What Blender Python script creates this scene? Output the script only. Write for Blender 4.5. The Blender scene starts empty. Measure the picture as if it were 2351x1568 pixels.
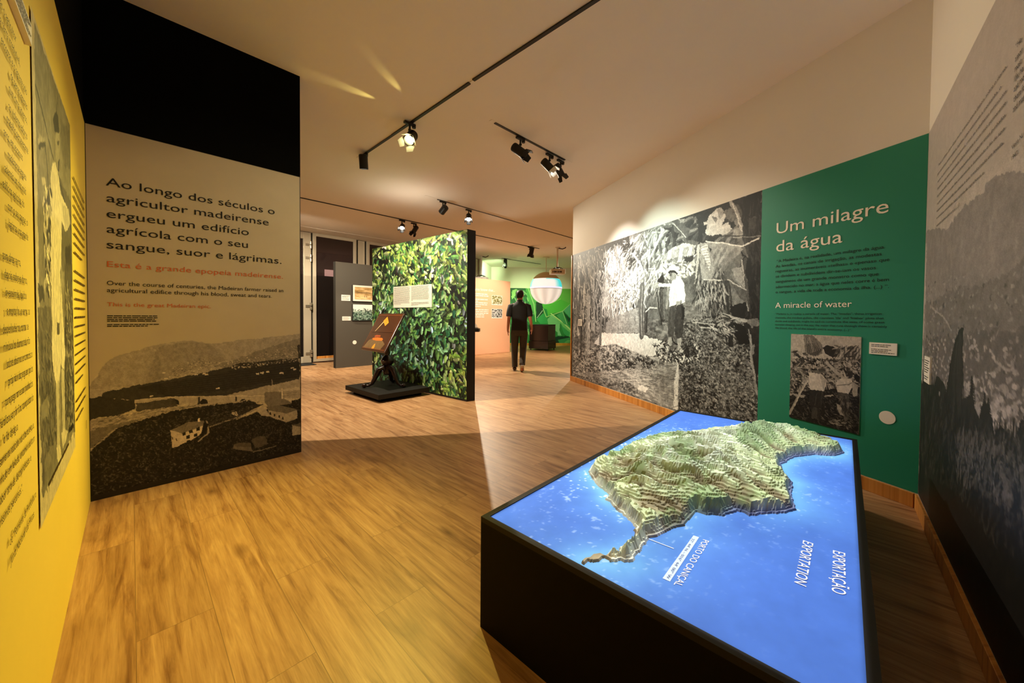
import bpy, bmesh, math, random
import numpy as np
from mathutils import Vector, Matrix
random.seed(7)
PI = math.pi
scene = bpy.context.scene
COL = scene.collection

# ------------------------------------------------------------------ camera
FPX, PITCH, ROLL, CYP, CXP, CAMH = 837.6, math.radians(1.18), math.radians(-0.439), 744.2, 1175.5, 1.2
cam_data = bpy.data.cameras.new('camera')
cam = bpy.data.objects.new('camera', cam_data)
COL.objects.link(cam)
cam_data.sensor_fit = 'HORIZONTAL'
cam_data.sensor_width = 36.0
cam_data.lens = FPX * 36.0 / 2351.0
cam_data.shift_y = -(784.0 - CYP) / 2351.0
cam_data.clip_start = 0.02
cam_data.clip_end = 100.0
_f = Vector((0, math.cos(PITCH), -math.sin(PITCH)))
_u = Vector((0, math.sin(PITCH), math.cos(PITCH)))
_r = Vector((1, 0, 0))
_rx = _r * math.cos(ROLL) - _u * math.sin(ROLL)
_ux = _r * math.sin(ROLL) + _u * math.cos(ROLL)
cam.matrix_world = Matrix(((_rx.x, _ux.x, -_f.x, 0), (_rx.y, _ux.y, -_f.y, 0), (_rx.z, _ux.z, -_f.z, CAMH), (0, 0, 0, 1)))
scene.camera = cam

# ------------------------------------------------------------------ view, world, main lights
vs = scene.view_settings
scene.display_settings.display_device = 'sRGB'
vs.view_transform = 'Standard'
vs.look = 'None'
vs.gamma = 1.0
vs.use_curve_mapping = False
vs.exposure = 0.10
cy = scene.cycles
cy.use_denoising = True
cy.max_bounces = 9
cy.diffuse_bounces = 6
cy.glossy_bounces = 3
cy.transmission_bounces = 4
cy.transparent_max_bounces = 8
cy.caustics_reflective = False
cy.caustics_refractive = False
cy.sample_clamp_indirect = 4.0
world = bpy.data.worlds.new('night')
scene.world = world
world.use_nodes = True
world.node_tree.nodes['Background'].inputs['Color'].default_value = (0.02, 0.018, 0.02, 1)
world.node_tree.nodes['Background'].inputs['Strength'].default_value = 0.3

def lamp(name, loc, target, watts, color, angle=60, blend=0.4, radius=0.04):
    d = bpy.data.lights.new(name, 'SPOT')
    d.energy = watts
    d.color = color
    d.spot_size = math.radians(angle)
    d.spot_blend = blend
    d.shadow_soft_size = radius
    o = bpy.data.objects.new(name, d)
    COL.objects.link(o)
    o.location = loc
    v = Vector(target) - Vector(loc)
    o.rotation_euler = v.to_track_quat('-Z', 'Y').to_euler()
    return o

def shaped_beam(o, keep):
    """flaps or a framing shutter: keep only the directions for which every (nx, ny, k) gives nx*u + ny*v + k > 0 (u, v on the lamp's own axes)"""
    d = o.data; d.use_nodes = True
    nt = d.node_tree; em = nt.nodes.get('Emission'); tc = nt.nodes.new('ShaderNodeTexCoord'); sp = nt.nodes.new('ShaderNodeSeparateXYZ')
    nt.links.new(tc.outputs['Normal'], sp.inputs[0])
    def mth(op, a_, b_=None):
        n = nt.nodes.new('ShaderNodeMath'); n.operation = op
        for i, v in ((0, a_), (1, b_)):
            if v is None: continue
            if isinstance(v, (int, float)): n.inputs[i].default_value = v
            else: nt.links.new(v, n.inputs[i])
        return n.outputs[0]
    az = mth('ABSOLUTE', sp.outputs['Z']); uu = mth('DIVIDE', sp.outputs['X'], az); vv = mth('DIVIDE', sp.outputs['Y'], az)
    mask = None
    for nx, ny, k in keep:
        e = mth('GREATER_THAN', mth('ADD', mth('ADD', mth('MULTIPLY', uu, nx), mth('MULTIPLY', vv, ny)), k), 0.0)
        mask = e if mask is None else mth('MULTIPLY', mask, e)
    nt.links.new(mask, em.inputs['Strength'])
def edges_of(o, pts, inner, closed=True):
    """half-planes of a lit area with corner points pts (world), seen from lamp o"""
    rot = o.rotation_euler.to_matrix().transposed(); f = lambda p: (lambda v: (v.x / -v.z, v.y / -v.z))(rot @ (Vector(p) - o.location))
    cs = [f(p) for p in pts]; cx, cy_ = f(inner); out = []
    for i in range(len(cs) if closed else len(cs) - 1):
        (ax, ay), (bx, by) = cs[i], cs[(i + 1) % len(cs)]
        nx, ny = by - ay, ax - bx; k = -(nx * ax + ny * ay)
        if nx * cx + ny * cy_ + k < 0: nx, ny, k = -nx, -ny, -k
        out.append((nx, ny, k))
    return out
WARM = (1.0, 0.80, 0.52)
SOFT = (1.0, 0.87, 0.66)
COOL = (1.0, 0.93, 0.84)
MINT = (0.76, 1.0, 0.88)
# ceiling spots without fixtures: some inferred from the light, others added as fill
lamp('spot_leaves', (-4.3, 4.2, 3.1), (-1.5, 5.85, 1.35), 260, SOFT, 62, 0.8, 0.04)
lamp('spot_floor', (-1.05, 8.95, 3.08), (0.95, 5.4, 0.0), 580, SOFT, 92, 0.5, 0.02)
lamp('spot_orange', (0.55, 10.0, 3.05), (-0.7, 11.6, 1.4), 430, (1.0, 0.90, 0.72), 74, 0.8, 0.03)
lamp('spot_back', (0.4, 12.3, 3.05), (0.9, 15.3, 1.0), 430, (0.70, 1.0, 0.46), 80, 0.9, 0.03)  # green tint put in the lamp for light bounced off the leaf mural
lamp('spot_back_left', (-0.3, 12.6, 3.05), (-1.2, 15.0, 2.2), 320, (0.68, 1.0, 0.50), 80, 0.9, 0.03)
lamp('spot_far_floor', (2.6, 11.5, 3.1), (0.9, 9.8, 0.0), 500, SOFT, 90, 0.8, 0.03)
lamp('fill_near_floor', (0.35, 2.55, 3.15), (-0.95, 2.6, 0.0), 45, WARM, 120, 0.9, 0.05)  # this and the next two are added fill with no visible lamp
lamp('fill_grey_panel', (-0.05, 2.95, 3.15), (-2.3, 2.75, 1.3), 72, (1.0, 0.86, 0.50), 60, 0.9, 0.05)
lamp('fill_right_wall', (0.1, 2.85, 3.15), (1.9, 1.5, 1.7), 16, WARM, 80, 0.9, 0.05)
lamp('spot_left_area', (-4.6, 6.6, 3.1), (-4.2, 8.6, 1.2), 620, SOFT, 110, 0.8, 0.03)

# ------------------------------------------------------------------ view rays on planes
def ray(px, py):
    u = (px - CXP) / FPX; v = (CYP - py) / FPX
    c, s = math.cos(ROLL), math.sin(ROLL)
    u, v = u * c + v * s, -u * s + v * c
    c, s = math.cos(PITCH), math.sin(PITCH)
    return (u, c + v * s, -s + v * c)
def on_z(px, py, z=0.0):
    r = ray(px, py); t = (z - CAMH) / r[2]
    return Vector((r[0] * t, r[1] * t, z))

class Plane:
    """an upright surface: origin p0, horizontal direction d, normal n towards the room"""
    def __init__(self, p0, d, n):
        self.p0 = Vector((p0[0], p0[1])); self.d = Vector(d[:2]).normalized(); self.n = Vector(n[:2]).normalized()
    def hit(self, px, py):
        r = ray(px, py)
        a, b, c, e = r[0], -self.d.x, r[1], -self.d.y
        det = a * e - b * c
        t = (self.p0.x * e - b * self.p0.y) / det
        s = (a * self.p0.y - c * self.p0.x) / det
        return s, CAMH + r[2] * t
    def P(self, s, z, off=0.0):
        q = self.p0 + self.d * s + self.n * off
        return Vector((q.x, q.y, z))

E_ = Vector((0.6921, 0.7218)); N_ = Vector((0.7218, -0.6921))
A = Vector((-2.676, 2.300)); B = Vector((-1.838, 3.174)); C_ = Vector((1.128, 6.863)); D = Vector((2.585, 2.292))
HC, HP, HM, HB = 3.25, 2.39, 2.361, 0.092
PY = Plane(A, N_, E_)
PG = Plane(A, B - A, N_)
PM = Plane(C_, D - C_, (-0.9528, -0.3037))
PR = Plane(D, (-0.6635, -0.748), (-0.748, 0.6635))
FL = Vector((-2.548, 6.656)); FR = Vector((-0.628, 5.102))
PF = Plane(FL, FR - FL, -E_)
GL = Vector((-3.973, 8.221))
PS = Plane(GL, E_, N_)
PO = Plane((-0.067, 12.376), E_, N_)
PW = Plane((-4.952, 9.157), E_, N_)
PB = Plane((-0.057, 15.193), (0.995, 0.09), (0.09, -0.995))

# ------------------------------------------------------------------ materials
def srgb(r, g=None, b=None):
    if g is None: r, g, b = r
    f = lambda c: c / 12.92 if c <= 0.04045 else ((c + 0.055) / 1.055) ** 2.4
    return (f(r / 255.0), f(g / 255.0), f(b / 255.0), 1.0)
def mat(name, color, rough=0.5, metal=0.0, emit=None, estr=0.0, spec=0.5, noise=0.0, nscale=30.0):
    m = bpy.data.materials.new(name); m.use_nodes = True
    nt = m.node_tree; b = nt.nodes['Principled BSDF']
    b.inputs['Base Color'].default_value = color
    b.inputs['Roughness'].default_value = rough
    b.inputs['Metallic'].default_value = metal
    b.inputs['Specular IOR Level'].default_value = spec
    if emit:
        b.inputs['Emission Color'].default_value = emit
        b.inputs['Emission Strength'].default_value = estr
    if noise:
        tc = nt.nodes.new('ShaderNodeTexCoord'); nz = nt.nodes.new('ShaderNodeTexNoise'); mx = nt.nodes.new('ShaderNodeMix')
        nz.inputs['Scale'].default_value = nscale; nz.inputs['Detail'].default_value = 5
        nt.links.new(tc.outputs['Object'], nz.inputs['Vector'])
        mx.data_type = 'RGBA'; mx.blend_type = 'MULTIPLY'
        mx.inputs['Factor'].default_value = noise
        mx.inputs['A'].default_value = color
        nt.links.new(nz.outputs['Fac'], mx.inputs['B'])
        nt.links.new(mx.outputs['Result'], b.inputs['Base Color'])
    return m
def print_mat(name, rough=0.55, spec=0.3):
    m = bpy.data.materials.new(name); m.use_nodes = True
    nt = m.node_tree; b = nt.nodes['Principled BSDF']
    a = nt.nodes.new('ShaderNodeVertexColor'); a.layer_name = 'ink'
    nt.links.new(a.outputs['Color'], b.inputs['Base Color'])
    b.inputs['Roughness'].default_value = rough
    b.inputs['Specular IOR Level'].default_value = spec
    return m

M = {}
M['white_wall'] = mat('white_wall_paint', srgb(232, 226, 214), 0.85, spec=0.2, noise=0.04, nscale=4)
M['ceiling'] = mat('ceiling_paint', srgb(246, 240, 230), 0.9, spec=0.1, noise=0.03, nscale=3)
M['black_wall'] = mat('black_wall_paint', (0.0025, 0.0023, 0.002, 1), 0.9, spec=0.05)
M['yellow'] = mat('yellow_vinyl', srgb(246, 216, 92), 0.55, spec=0.25, noise=0.05, nscale=8)
M['ink'] = mat('black_ink', (0.012, 0.012, 0.012, 1), 0.6, spec=0.2)
M['brown_ink'] = mat('brown_ink', srgb(70, 52, 20), 0.6, spec=0.2)
M['terracotta_ink'] = mat('terracotta_ink', srgb(192, 98, 58), 0.6, spec=0.2)
M['white_ink'] = mat('white_ink', srgb(248, 240, 226), 0.6, spec=0.2)
M['green_film'] = mat('green_film', srgb(34, 134, 106), 0.5, spec=0.3)
M['oak'] = None
M['label'] = mat('label_card', srgb(240, 234, 220), 0.6)
M['label_edge'] = mat('label_edge', srgb(120, 90, 40), 0.7)
M['black'] = mat('matt_black_metal', (0.012, 0.011, 0.010, 1), 0.45, 0.2)
M['black_lacquer'] = mat('black_lacquer', (0.0025, 0.0022, 0.002, 1), 0.6, spec=0.12)
M['charcoal'] = mat('charcoal_board', (0.011, 0.0095, 0.008, 1), 0.6, spec=0.25)
M['grey_board'] = mat('grey_board', srgb(78, 73, 64), 0.6, spec=0.3)
M['orange_board'] = mat('orange_board', srgb(238, 180, 142), 0.6, spec=0.25)
M['frame_alu'] = mat('window_aluminium', srgb(196, 184, 160), 0.45, 0.35)
M['gasket'] = mat('black_gasket', (0.006, 0.006, 0.006, 1), 0.6)
M['steel'] = mat('brushed_steel', srgb(180, 170, 150), 0.35, 0.8)
M['white_plastic'] = mat('white_plastic', srgb(228, 220, 208), 0.4)
M['mat_rubber'] = mat('rubber_mat', (0.008, 0.008, 0.008, 1), 0.9)
M['wood_dark'] = mat('dark_walnut', srgb(40, 18, 10), 0.28, noise=0.6, nscale=14)
M['inlay_gold'] = mat('satinwood_inlay', srgb(226, 152, 40), 0.35, noise=0.25, nscale=60)
M['inlay_orange'] = mat('orange_inlay', srgb(214, 112, 30), 0.35, noise=0.35, nscale=50)
M['inlay_pale'] = mat('pale_inlay', srgb(216, 186, 130), 0.4)
M['skin'] = mat('skin', srgb(196, 130, 100), 0.5)
M['hair'] = mat('dark_hair', srgb(30, 22, 18), 0.6, noise=0.4, nscale=80)
M['polo'] = mat('black_polo', srgb(22, 22, 20), 0.8, noise=0.3, nscale=60)
M['trousers'] = mat('grey_trousers', srgb(74, 66, 54), 0.85, noise=0.3, nscale=50)
M['shoe'] = mat('brown_shoe', srgb(60, 42, 30), 0.5)
M['sole'] = mat('pale_sole', srgb(190, 176, 156), 0.6)
M['lens_yellow'] = mat('lit_yellow_lens', (1, 0.85, 0.3, 1), 0.4, emit=(1, 0.86, 0.35, 1), estr=30)
M['lens_white'] = mat('lit_white_lens', (1, 1, 1, 1), 0.4, emit=(1, 0.92, 0.78, 1), estr=25)
M['lens_dark'] = mat('dark_lens', (0.03, 0.03, 0.03, 1), 0.1)
M['flap_lit'] = mat('lit_flap', srgb(230, 230, 226), 0.4)  # pale colour stands for lamplight on black flaps
M['print'] = print_mat('photographic_print')
M['print_gloss'] = print_mat('glossy_print', 0.35, 0.4)

def wood_mat(name, direction, plank_w, plank_l, light, mid, dark, rough=0.42, bump=True, gap=0.0025, knots=True):
    """oak boards running along direction in the floor plane (object/world coordinates)"""
    m = bpy.data.materials.new(name); m.use_nodes = True
    nt = m.node_tree; nd = nt.nodes; lk = nt.links
    b = nd['Principled BSDF']
    tc = nd.new('ShaderNodeTexCoord')
    mp = nd.new('ShaderNodeMapping'); mp.vector_type = 'POINT'
    mp.inputs['Rotation'].default_value = (0, 0, -math.atan2(direction[1], direction[0]))
    lk.new(tc.outputs['Object'], mp.inputs['Vector'])
    br = nd.new('ShaderNodeTexBrick')
    br.offset = 0.37; br.offset_frequency = 2; br.squash = 1.0
    br.inputs['Scale'].default_value = 1.0
    br.inputs['Brick Width'].default_value = plank_l
    br.inputs['Row Height'].default_value = plank_w
    br.inputs['Mortar Size'].default_value = gap * 0.5
    br.inputs['Mortar Smooth'].default_value = 0.3
    br.inputs['Bias'].default_value = 0.0
    br.inputs['Color1'].default_value = (0, 0, 0, 1); br.inputs['Color2'].default_value = (1, 1, 1, 1)
    br.inputs['Mortar'].default_value = (0.5, 0.5, 0.5, 1)
    lk.new(mp.outputs['Vector'], br.inputs['Vector'])
    # per-plank shift of the grain
    sep = nd.new('ShaderNodeSeparateXYZ'); lk.new(mp.outputs['Vector'], sep.inputs['Vector'])
    mul = nd.new('ShaderNodeMath'); mul.operation = 'MULTIPLY'; mul.inputs[1].default_value = 37.0
    lk.new(br.outputs['Color'], mul.inputs[0])
    cmb = nd.new('ShaderNodeCombineXYZ')
    sx = nd.new('ShaderNodeMath'); sx.operation = 'MULTIPLY'; sx.inputs[1].default_value = 1.0
    lk.new(sep.outputs['X'], sx.inputs[0]); lk.new(sx.outputs[0], cmb.inputs['X'])
    lk.new(sep.outputs['Y'], cmb.inputs['Y']); lk.new(mul.outputs[0], cmb.inputs['Z'])
    def noise(scale, detail, rgh, sc3, dist=0.0):
        mm = nd.new('ShaderNodeMapping'); mm.inputs['Scale'].default_value = sc3
        lk.new(cmb.outputs[0], mm.inputs['Vector'])
        n = nd.new('ShaderNodeTexNoise'); n.inputs['Scale'].default_value = scale; n.inputs['Detail'].default_value = detail
        n.inputs['Roughness'].default_value = rgh; n.inputs['Distortion'].default_value = dist
        lk.new(mm.outputs[0], n.inputs['Vector']); return n.outputs['Fac']
    def ramp(fac, stops):
        r = nd.new('ShaderNodeValToRGB'); e = r.color_ramp.elements
        e[0].position, e[0].color = stops[0]; e[1].position, e[1].color = stops[-1]
        for p, c in stops[1:-1]:
            q = e.new(p); q.color = c
        lk.new(fac, r.inputs['Fac']); return r.outputs['Color']
    def mix(a, bb, fac, mode='MIX'):
        x = nd.new('ShaderNodeMix'); x.data_type = 'RGBA'; x.blend_type = mode
        if isinstance(fac, float): x.inputs['Factor'].default_value = fac
        else: lk.new(fac, x.inputs['Factor'])
        for k, v in (('A', a), ('B', bb)):
            if isinstance(v, tuple): x.inputs[k].default_value = v
            else: lk.new(v, x.inputs[k])
        return x.outputs['Result']
    grain = noise(1.0, 8, 0.62, (2.2, 34, 1), 0.6)
    broad = noise(1.0, 4, 0.55, (1.5, 7.5, 1), 1.2)
    fine = noise(1.0, 3, 0.6, (9, 240, 1))
    col = ramp(grain, [(0.30, dark), (0.47, mid), (0.68, light)])
    blot = ramp(broad, [(0.26, (0.50, 0.42, 0.36, 1)), (0.40, (0.84, 0.80, 0.76, 1)), (0.54, (1, 1, 1, 1))])
    col = mix(col, blot, 0.9, 'MULTIPLY')
    fr = ramp(fine, [(0.30, (0.82, 0.80, 0.78, 1)), (0.55, (1, 1, 1, 1))])
    col = mix(col, fr, 0.7, 'MULTIPLY')
    tone = ramp(br.outputs['Color'], [(0.0, (0.88, 0.86, 0.84, 1)), (1.0, (1.05, 1.04, 1.02, 1))])
    col = mix(col, tone, 0.85, 'MULTIPLY')
    if knots:
        mm = nd.new('ShaderNodeMapping'); mm.inputs['Scale'].default_value = (1.3, 3.4, 1)
        lk.new(cmb.outputs[0], mm.inputs['Vector'])
        vo = nd.new('ShaderNodeTexVoronoi'); vo.inputs['Scale'].default_value = 1.0
        lk.new(mm.outputs[0], vo.inputs['Vector'])
        kn = ramp(vo.outputs['Distance'], [(0.0, (0.10, 0.06, 0.04, 1)), (0.035, (0.40, 0.30, 0.22, 1)), (0.13, (1, 1, 1, 1))])
        col = mix(col, kn, 0.75, 'MULTIPLY')
    gp_ = nd.new('ShaderNodeMath'); gp_.operation = 'MULTIPLY'; gp_.inputs[1].default_value = 0.6; lk.new(br.outputs['Fac'], gp_.inputs[0])
    col = mix(col, (0.10, 0.05, 0.02, 1), gp_.outputs[0])
    lk.new(col, b.inputs['Base Color'])
    b.inputs['Roughness'].default_value = rough
    b.inputs['Specular IOR Level'].default_value = 0.35
    if bump:
        bp = nd.new('ShaderNodeBump'); bp.inputs['Strength'].default_value = 0.12; bp.inputs['Distance'].default_value = 0.002
        lk.new(fine, bp.inputs['Height']); lk.new(bp.outputs[0], b.inputs['Normal'])
    return m
M['floor'] = wood_mat('oak_plank_floor', N_, 0.222, 1.38, srgb(206, 165, 121), srgb(183, 140, 98), srgb(140, 97, 64))
M['oak'] = wood_mat('oak_baseboard', (1, 0), 5.0, 9.0, srgb(226, 160, 84), srgb(206, 138, 62), srgb(168, 102, 40), 0.4, False, 0.0, False)

# ------------------------------------------------------------------ object helpers
def link(o, parent=None):
    COL.objects.link(o)
    if parent is not None: o.parent = parent
    return o
def tag(o, label=None, cat=None, group=None, kind=None):
    if label: o['label'] = label
    if cat: o['category'] = cat
    if group: o['group'] = group
    if kind: o['kind'] = kind
    return o
def thing(name, loc, label, cat, group=None, rotz=0.0):
    o = bpy.data.objects.new(name, None); o.empty_display_size = 0.1
    o.location = loc; o.rotation_euler = (0, 0, rotz)
    COL.objects.link(o)
    return tag(o, label, cat, group)

class MB:
    def __init__(self): self.bm = bmesh.new()
    def hexa(self, p):
        """eight corners: bottom 4 (ccw) then top 4"""
        v = [self.bm.verts.new(q) for q in p]
        for f in ((3, 2, 1, 0), (4, 5, 6, 7), (0, 1, 5, 4), (1, 2, 6, 5), (2, 3, 7, 6), (3, 0, 4, 7)):
            self.bm.faces.new([v[i] for i in f])
        return self
    def box(self, c, s, R=None):
        hx, hy, hz = s[0] / 2, s[1] / 2, s[2] / 2
        pts = [(-hx, -hy, -hz), (hx, -hy, -hz), (hx, hy, -hz), (-hx, hy, -hz), (-hx, -hy, hz), (hx, -hy, hz), (hx, hy, hz), (-hx, hy, hz)]
        R = R or Matrix.Identity(3)
        return self.hexa([Vector(c) + R @ Vector(p) for p in pts])
    def prism(self, poly, z0, z1):
        n = len(poly)
        lo = [self.bm.verts.new((p[0], p[1], z0)) for p in poly]
        hi = [self.bm.verts.new((p[0], p[1], z1)) for p in poly]
        self.bm.faces.new(hi); self.bm.faces.new(list(reversed(lo)))
        for i in range(n):
            j = (i + 1) % n
            self.bm.faces.new((lo[i], lo[j], hi[j], hi[i]))
        return self
    def quad(self, a, b, c, d):
        self.bm.faces.new([self.bm.verts.new(q) for q in (a, b, c, d)]); return self
    def poly(self, pts):
        self.bm.faces.new([self.bm.verts.new(q) for q in pts]); return self
    def rings(self, rings, cap=True):
        """loft through rings (lists of points of equal length)"""
        vr = [[self.bm.verts.new(p) for p in r] for r in rings]
        n = len(vr[0])
        for a, b in zip(vr, vr[1:]):
            for i in range(n):
                j = (i + 1) % n
                self.bm.faces.new((a[i], a[j], b[j], b[i]))
        if cap:
            self.bm.faces.new(list(reversed(vr[0]))); self.bm.faces.new(vr[-1])
        return self
    def cyl(self, p0, p1, r0, r1=None, n=20):
        r1 = r0 if r1 is None else r1
        return self.tube([p0, p1], [r0, r1], n)
    def tube(self, pts, rad, n=12):
        pts = [Vector(p) for p in pts]
        if not isinstance(rad, (list, tuple)): rad = [rad] * len(pts)
        rings = []; prev = None
        for i, p in enumerate(pts):
            d = (pts[min(i + 1, len(pts) - 1)] - pts[max(i - 1, 0)]).normalized()
            if prev is None:
                a = d.orthogonal().normalized()
            else:
                a = (prev - d * prev.dot(d)).normalized()
            prev = a; bb = d.cross(a)
            rings.append([p + (a * math.cos(t) + bb * math.sin(t)) * rad[i] for t in [2 * PI * k / n for k in range(n)]])
        return self.rings(rings)
    def lathe(self, base, prof, n=24, axis=None):
        """profile of (radius, height) about base, axis z"""
        base = Vector(base)
        rings = [[base + Vector((r * math.cos(2 * PI * k / n), r * math.sin(2 * PI * k / n), h)) for k in range(n)] for r, h in prof]
        return self.rings(rings)
    def ball(self, c, r, nu=20, nv=12):
        prof = [(max(1e-4, r * math.sin(PI * i / nv)), -r * math.cos(PI * i / nv)) for i in range(nv + 1)]
        return self.lathe(c, prof, nu)
    def slab(self, pl, s0, s1, z0, z1, t0, t1):
        """box on an upright plane, from offset t0 to t1 along its normal"""
        p = lambda s, z, t: pl.P(s, z, t)
        return self.hexa([p(s0, z0, t1), p(s1, z0, t1), p(s1, z0, t0), p(s0, z0, t0), p(s0, z1, t1), p(s1, z1, t1), p(s1, z1, t0), p(s0, z1, t0)])
    def build(self, name, m, parent=None, smooth=False, bevel=0.0, local=None):
        bmesh.ops.recalc_face_normals(self.bm, faces=self.bm.faces)
        me = bpy.data.meshes.new(name)
        if local is not None:
            bmesh.ops.transform(self.bm, matrix=local, verts=self.bm.verts)
        elif parent is not None:
            bmesh.ops.transform(self.bm, matrix=root_inv(parent), verts=self.bm.verts)
        self.bm.to_mesh(me); self.bm.free()
        me.materials.append(m)
        if smooth:
            me.polygons.foreach_set('use_smooth', [True] * len(me.polygons))
            try: me.set_sharp_from_angle(angle=math.radians(40))
            except Exception: pass
        o = link(bpy.data.objects.new(name, me), parent)
        if bevel:
            md = o.modifiers.new('bevel', 'BEVEL'); md.width = bevel; md.segments = 2; md.limit_method = 'ANGLE'
        return o
def world_mat(o):
    m = Matrix.Translation(o.location) @ o.rotation_euler.to_matrix().to_4x4()
    return world_mat(o.parent) @ m if o.parent else m
def root_inv(o):
    return world_mat(o).inverted()

# ------------------------------------------------------------------ printed pictures: drawn in numpy, carried by a fine grid's colour attribute
RNG = np.random.default_rng(11)
def lin(a):
    a = np.clip(a, 0, 1)
    return np.where(a <= 0.04045, a / 12.92, ((a + 0.055) / 1.055) ** 2.4)
class Canvas:
    def __init__(self, pl, s0, s1, z0, z1, w, h, base=(0.5, 0.5, 0.5)):
        self.pl, self.s0, self.s1, self.z0, self.z1, self.w, self.h = pl, s0, s1, z0, z1, w, h
        self.a = np.empty((h, w, 3)); self.a[:] = base
        self.Y, self.X = np.mgrid[0:h, 0:w].astype(float)
        self.T = lambda x, y: (x, y)
    def m(self, pts):
        """points in the drawing frame -> canvas cells (row 0 at the top)"""
        o = []
        for x, y in pts:
            s, z = self.pl.hit(*self.T(x, y))
            o.append(((s - self.s0) / (self.s1 - self.s0) * (self.w - 1), (self.z1 - z) / (self.z1 - self.z0) * (self.h - 1)))
        return np.array(o)
    def zoom(self, x0, y0, k):
        self.T = lambda x, y: (x0 + x / k, y0 + y / k)
    def maskpoly(self, p, soft=0.0):
        x0, y0 = np.floor(p.min(0)).astype(int) - 1; x1, y1 = np.ceil(p.max(0)).astype(int) + 2
        x0, y0 = max(x0, 0), max(y0, 0); x1, y1 = min(x1, self.w), min(y1, self.h)
        if x1 <= x0 or y1 <= y0: return None
        X = self.X[y0:y1, x0:x1]; Y = self.Y[y0:y1, x0:x1]
        ins = np.zeros(X.shape, bool)
        n = len(p)
        for i in range(n):
            (ax, ay), (bx, by) = p[i], p[(i + 1) % n]
            if ay == by: continue
            c = ((ay > Y) != (by > Y)) & (X < (bx - ax) * (Y - ay) / (by - ay) + ax)
            ins ^= c
        return (slice(y0, y1), slice(x0, x1)), ins.astype(float)
    def put(self, sl, mk, col, al=1.0):
        mk = (mk * al)[..., None]
        self.a[sl] = self.a[sl] * (1 - mk) + np.array(col) * mk
    def poly(self, pts, col, al=1.0, raw=False, jit=0.0):
        p = np.array(pts, float) if raw else self.m(pts)
        if jit:
            q = []
            for i in range(len(p)):
                a, b = p[i], p[(i + 1) % len(p)]
                n = max(1, int(np.hypot(*(b - a)) / 4))
                for t in range(n):
                    q.append(a + (b - a) * t / n + RNG.normal(0, jit, 2))
            p = np.array(q)
        r = self.maskpoly(p)
        if r is None: return
        if isinstance(col, (int, float)): col = (col,) * 3
        self.put(r[0], r[1], col, al)
    def line(self, pts, w, col, al=1.0, raw=False, taper=False):
        p = np.array(pts, float) if raw else self.m(pts)
        if isinstance(col, (int, float)): col = (col,) * 3
        n = len(p)
        for i in range(n - 1):
            a, b = p[i], p[i + 1]
            ww = w * (1 - 0.75 * i / max(1, n - 1)) if taper else w
            x0, y0 = np.floor(np.minimum(a, b) - ww - 1).astype(int); x1, y1 = np.ceil(np.maximum(a, b) + ww + 2).astype(int)
            x0, y0 = max(x0, 0), max(y0, 0); x1, y1 = min(x1, self.w), min(y1, self.h)
            if x1 <= x0 or y1 <= y0: continue
            X = self.X[y0:y1, x0:x1] - a[0]; Y = self.Y[y0:y1, x0:x1] - a[1]
            d = b - a; L = max(1e-9, d @ d)
            t = np.clip((X * d[0] + Y * d[1]) / L, 0, 1)
            ds = np.hypot(X - t * d[0], Y - t * d[1])
            self.put((slice(y0, y1), slice(x0, x1)), np.clip(ww / 2 + 0.5 - ds, 0, 1), col, al)
    def leaf(self, x, y, L, W, ang, col, al=1.0, rib=None, shade=0.0):
        """a lens-shaped leaf in canvas cells, base at x, y"""
        R = L + W
        x0, y0, x1, y1 = int(max(x - R, 0)), int(max(y - R, 0)), int(min(x + R + 1, self.w)), int(min(y + R + 1, self.h))
        if x1 <= x0 or y1 <= y0: return
        X = self.X[y0:y1, x0:x1] - x; Y = self.Y[y0:y1, x0:x1] - y
        u = X * math.cos(ang) + Y * math.sin(ang); v = -X * math.sin(ang) + Y * math.cos(ang)
        t = u / L
        hw = W * 0.5 * np.sqrt(np.clip(4 * t * (1 - t), 0, 1))
        mk = np.clip(hw - np.abs(v) + 0.5, 0, 1) * (t > 0) * (t < 1)
        sl = (slice(y0, y1), slice(x0, x1))
        c = np.array(col, float) * np.ones(X.shape + (3,))
        if shade: c = c * (1 + shade * np.sign(v))[..., None]
        if rib is not None:
            rm = (np.clip(0.8 - np.abs(v), 0, 1) * (t > 0) * (t < 1))[..., None]; c = c * (1 - rm) + np.array(rib) * rm
        mk = (mk * al)[..., None]
        self.a[sl] = self.a[sl] * (1 - mk) + c * mk
    def noise(self, sx, sy, octv=4, gain=0.55):
        """value noise, cell size sx, sy cells; range about -1..1"""
        out = np.zeros((self.h, self.w)); amp = 1.0; tot = 0
        for o in range(octv):
            gx, gy = int(self.w / sx) + 3, int(self.h / sy) + 3
            g = RNG.uniform(-1, 1, (gy, gx))
            fx = self.X / sx; fy = self.Y / sy
            ix, iy = fx.astype(int), fy.astype(int); tx, ty = fx - ix, fy - iy
            tx = tx * tx * (3 - 2 * tx); ty = ty * ty * (3 - 2 * ty)
            v = (g[iy, ix] * (1 - tx) + g[iy, ix + 1] * tx) * (1 - ty) + (g[iy + 1, ix] * (1 - tx) + g[iy + 1, ix + 1] * tx) * ty
            out += v * amp; tot += amp; amp *= gain
            sx, sy = max(sx / 2, 1.01), max(sy / 2, 1.01)
        return out / tot * 1.6
    def region(self, pts):
        mk = np.zeros((self.h, self.w)); r = self.maskpoly(self.m(pts))
        if r: mk[r[0]] = r[1]
        return mk
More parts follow.
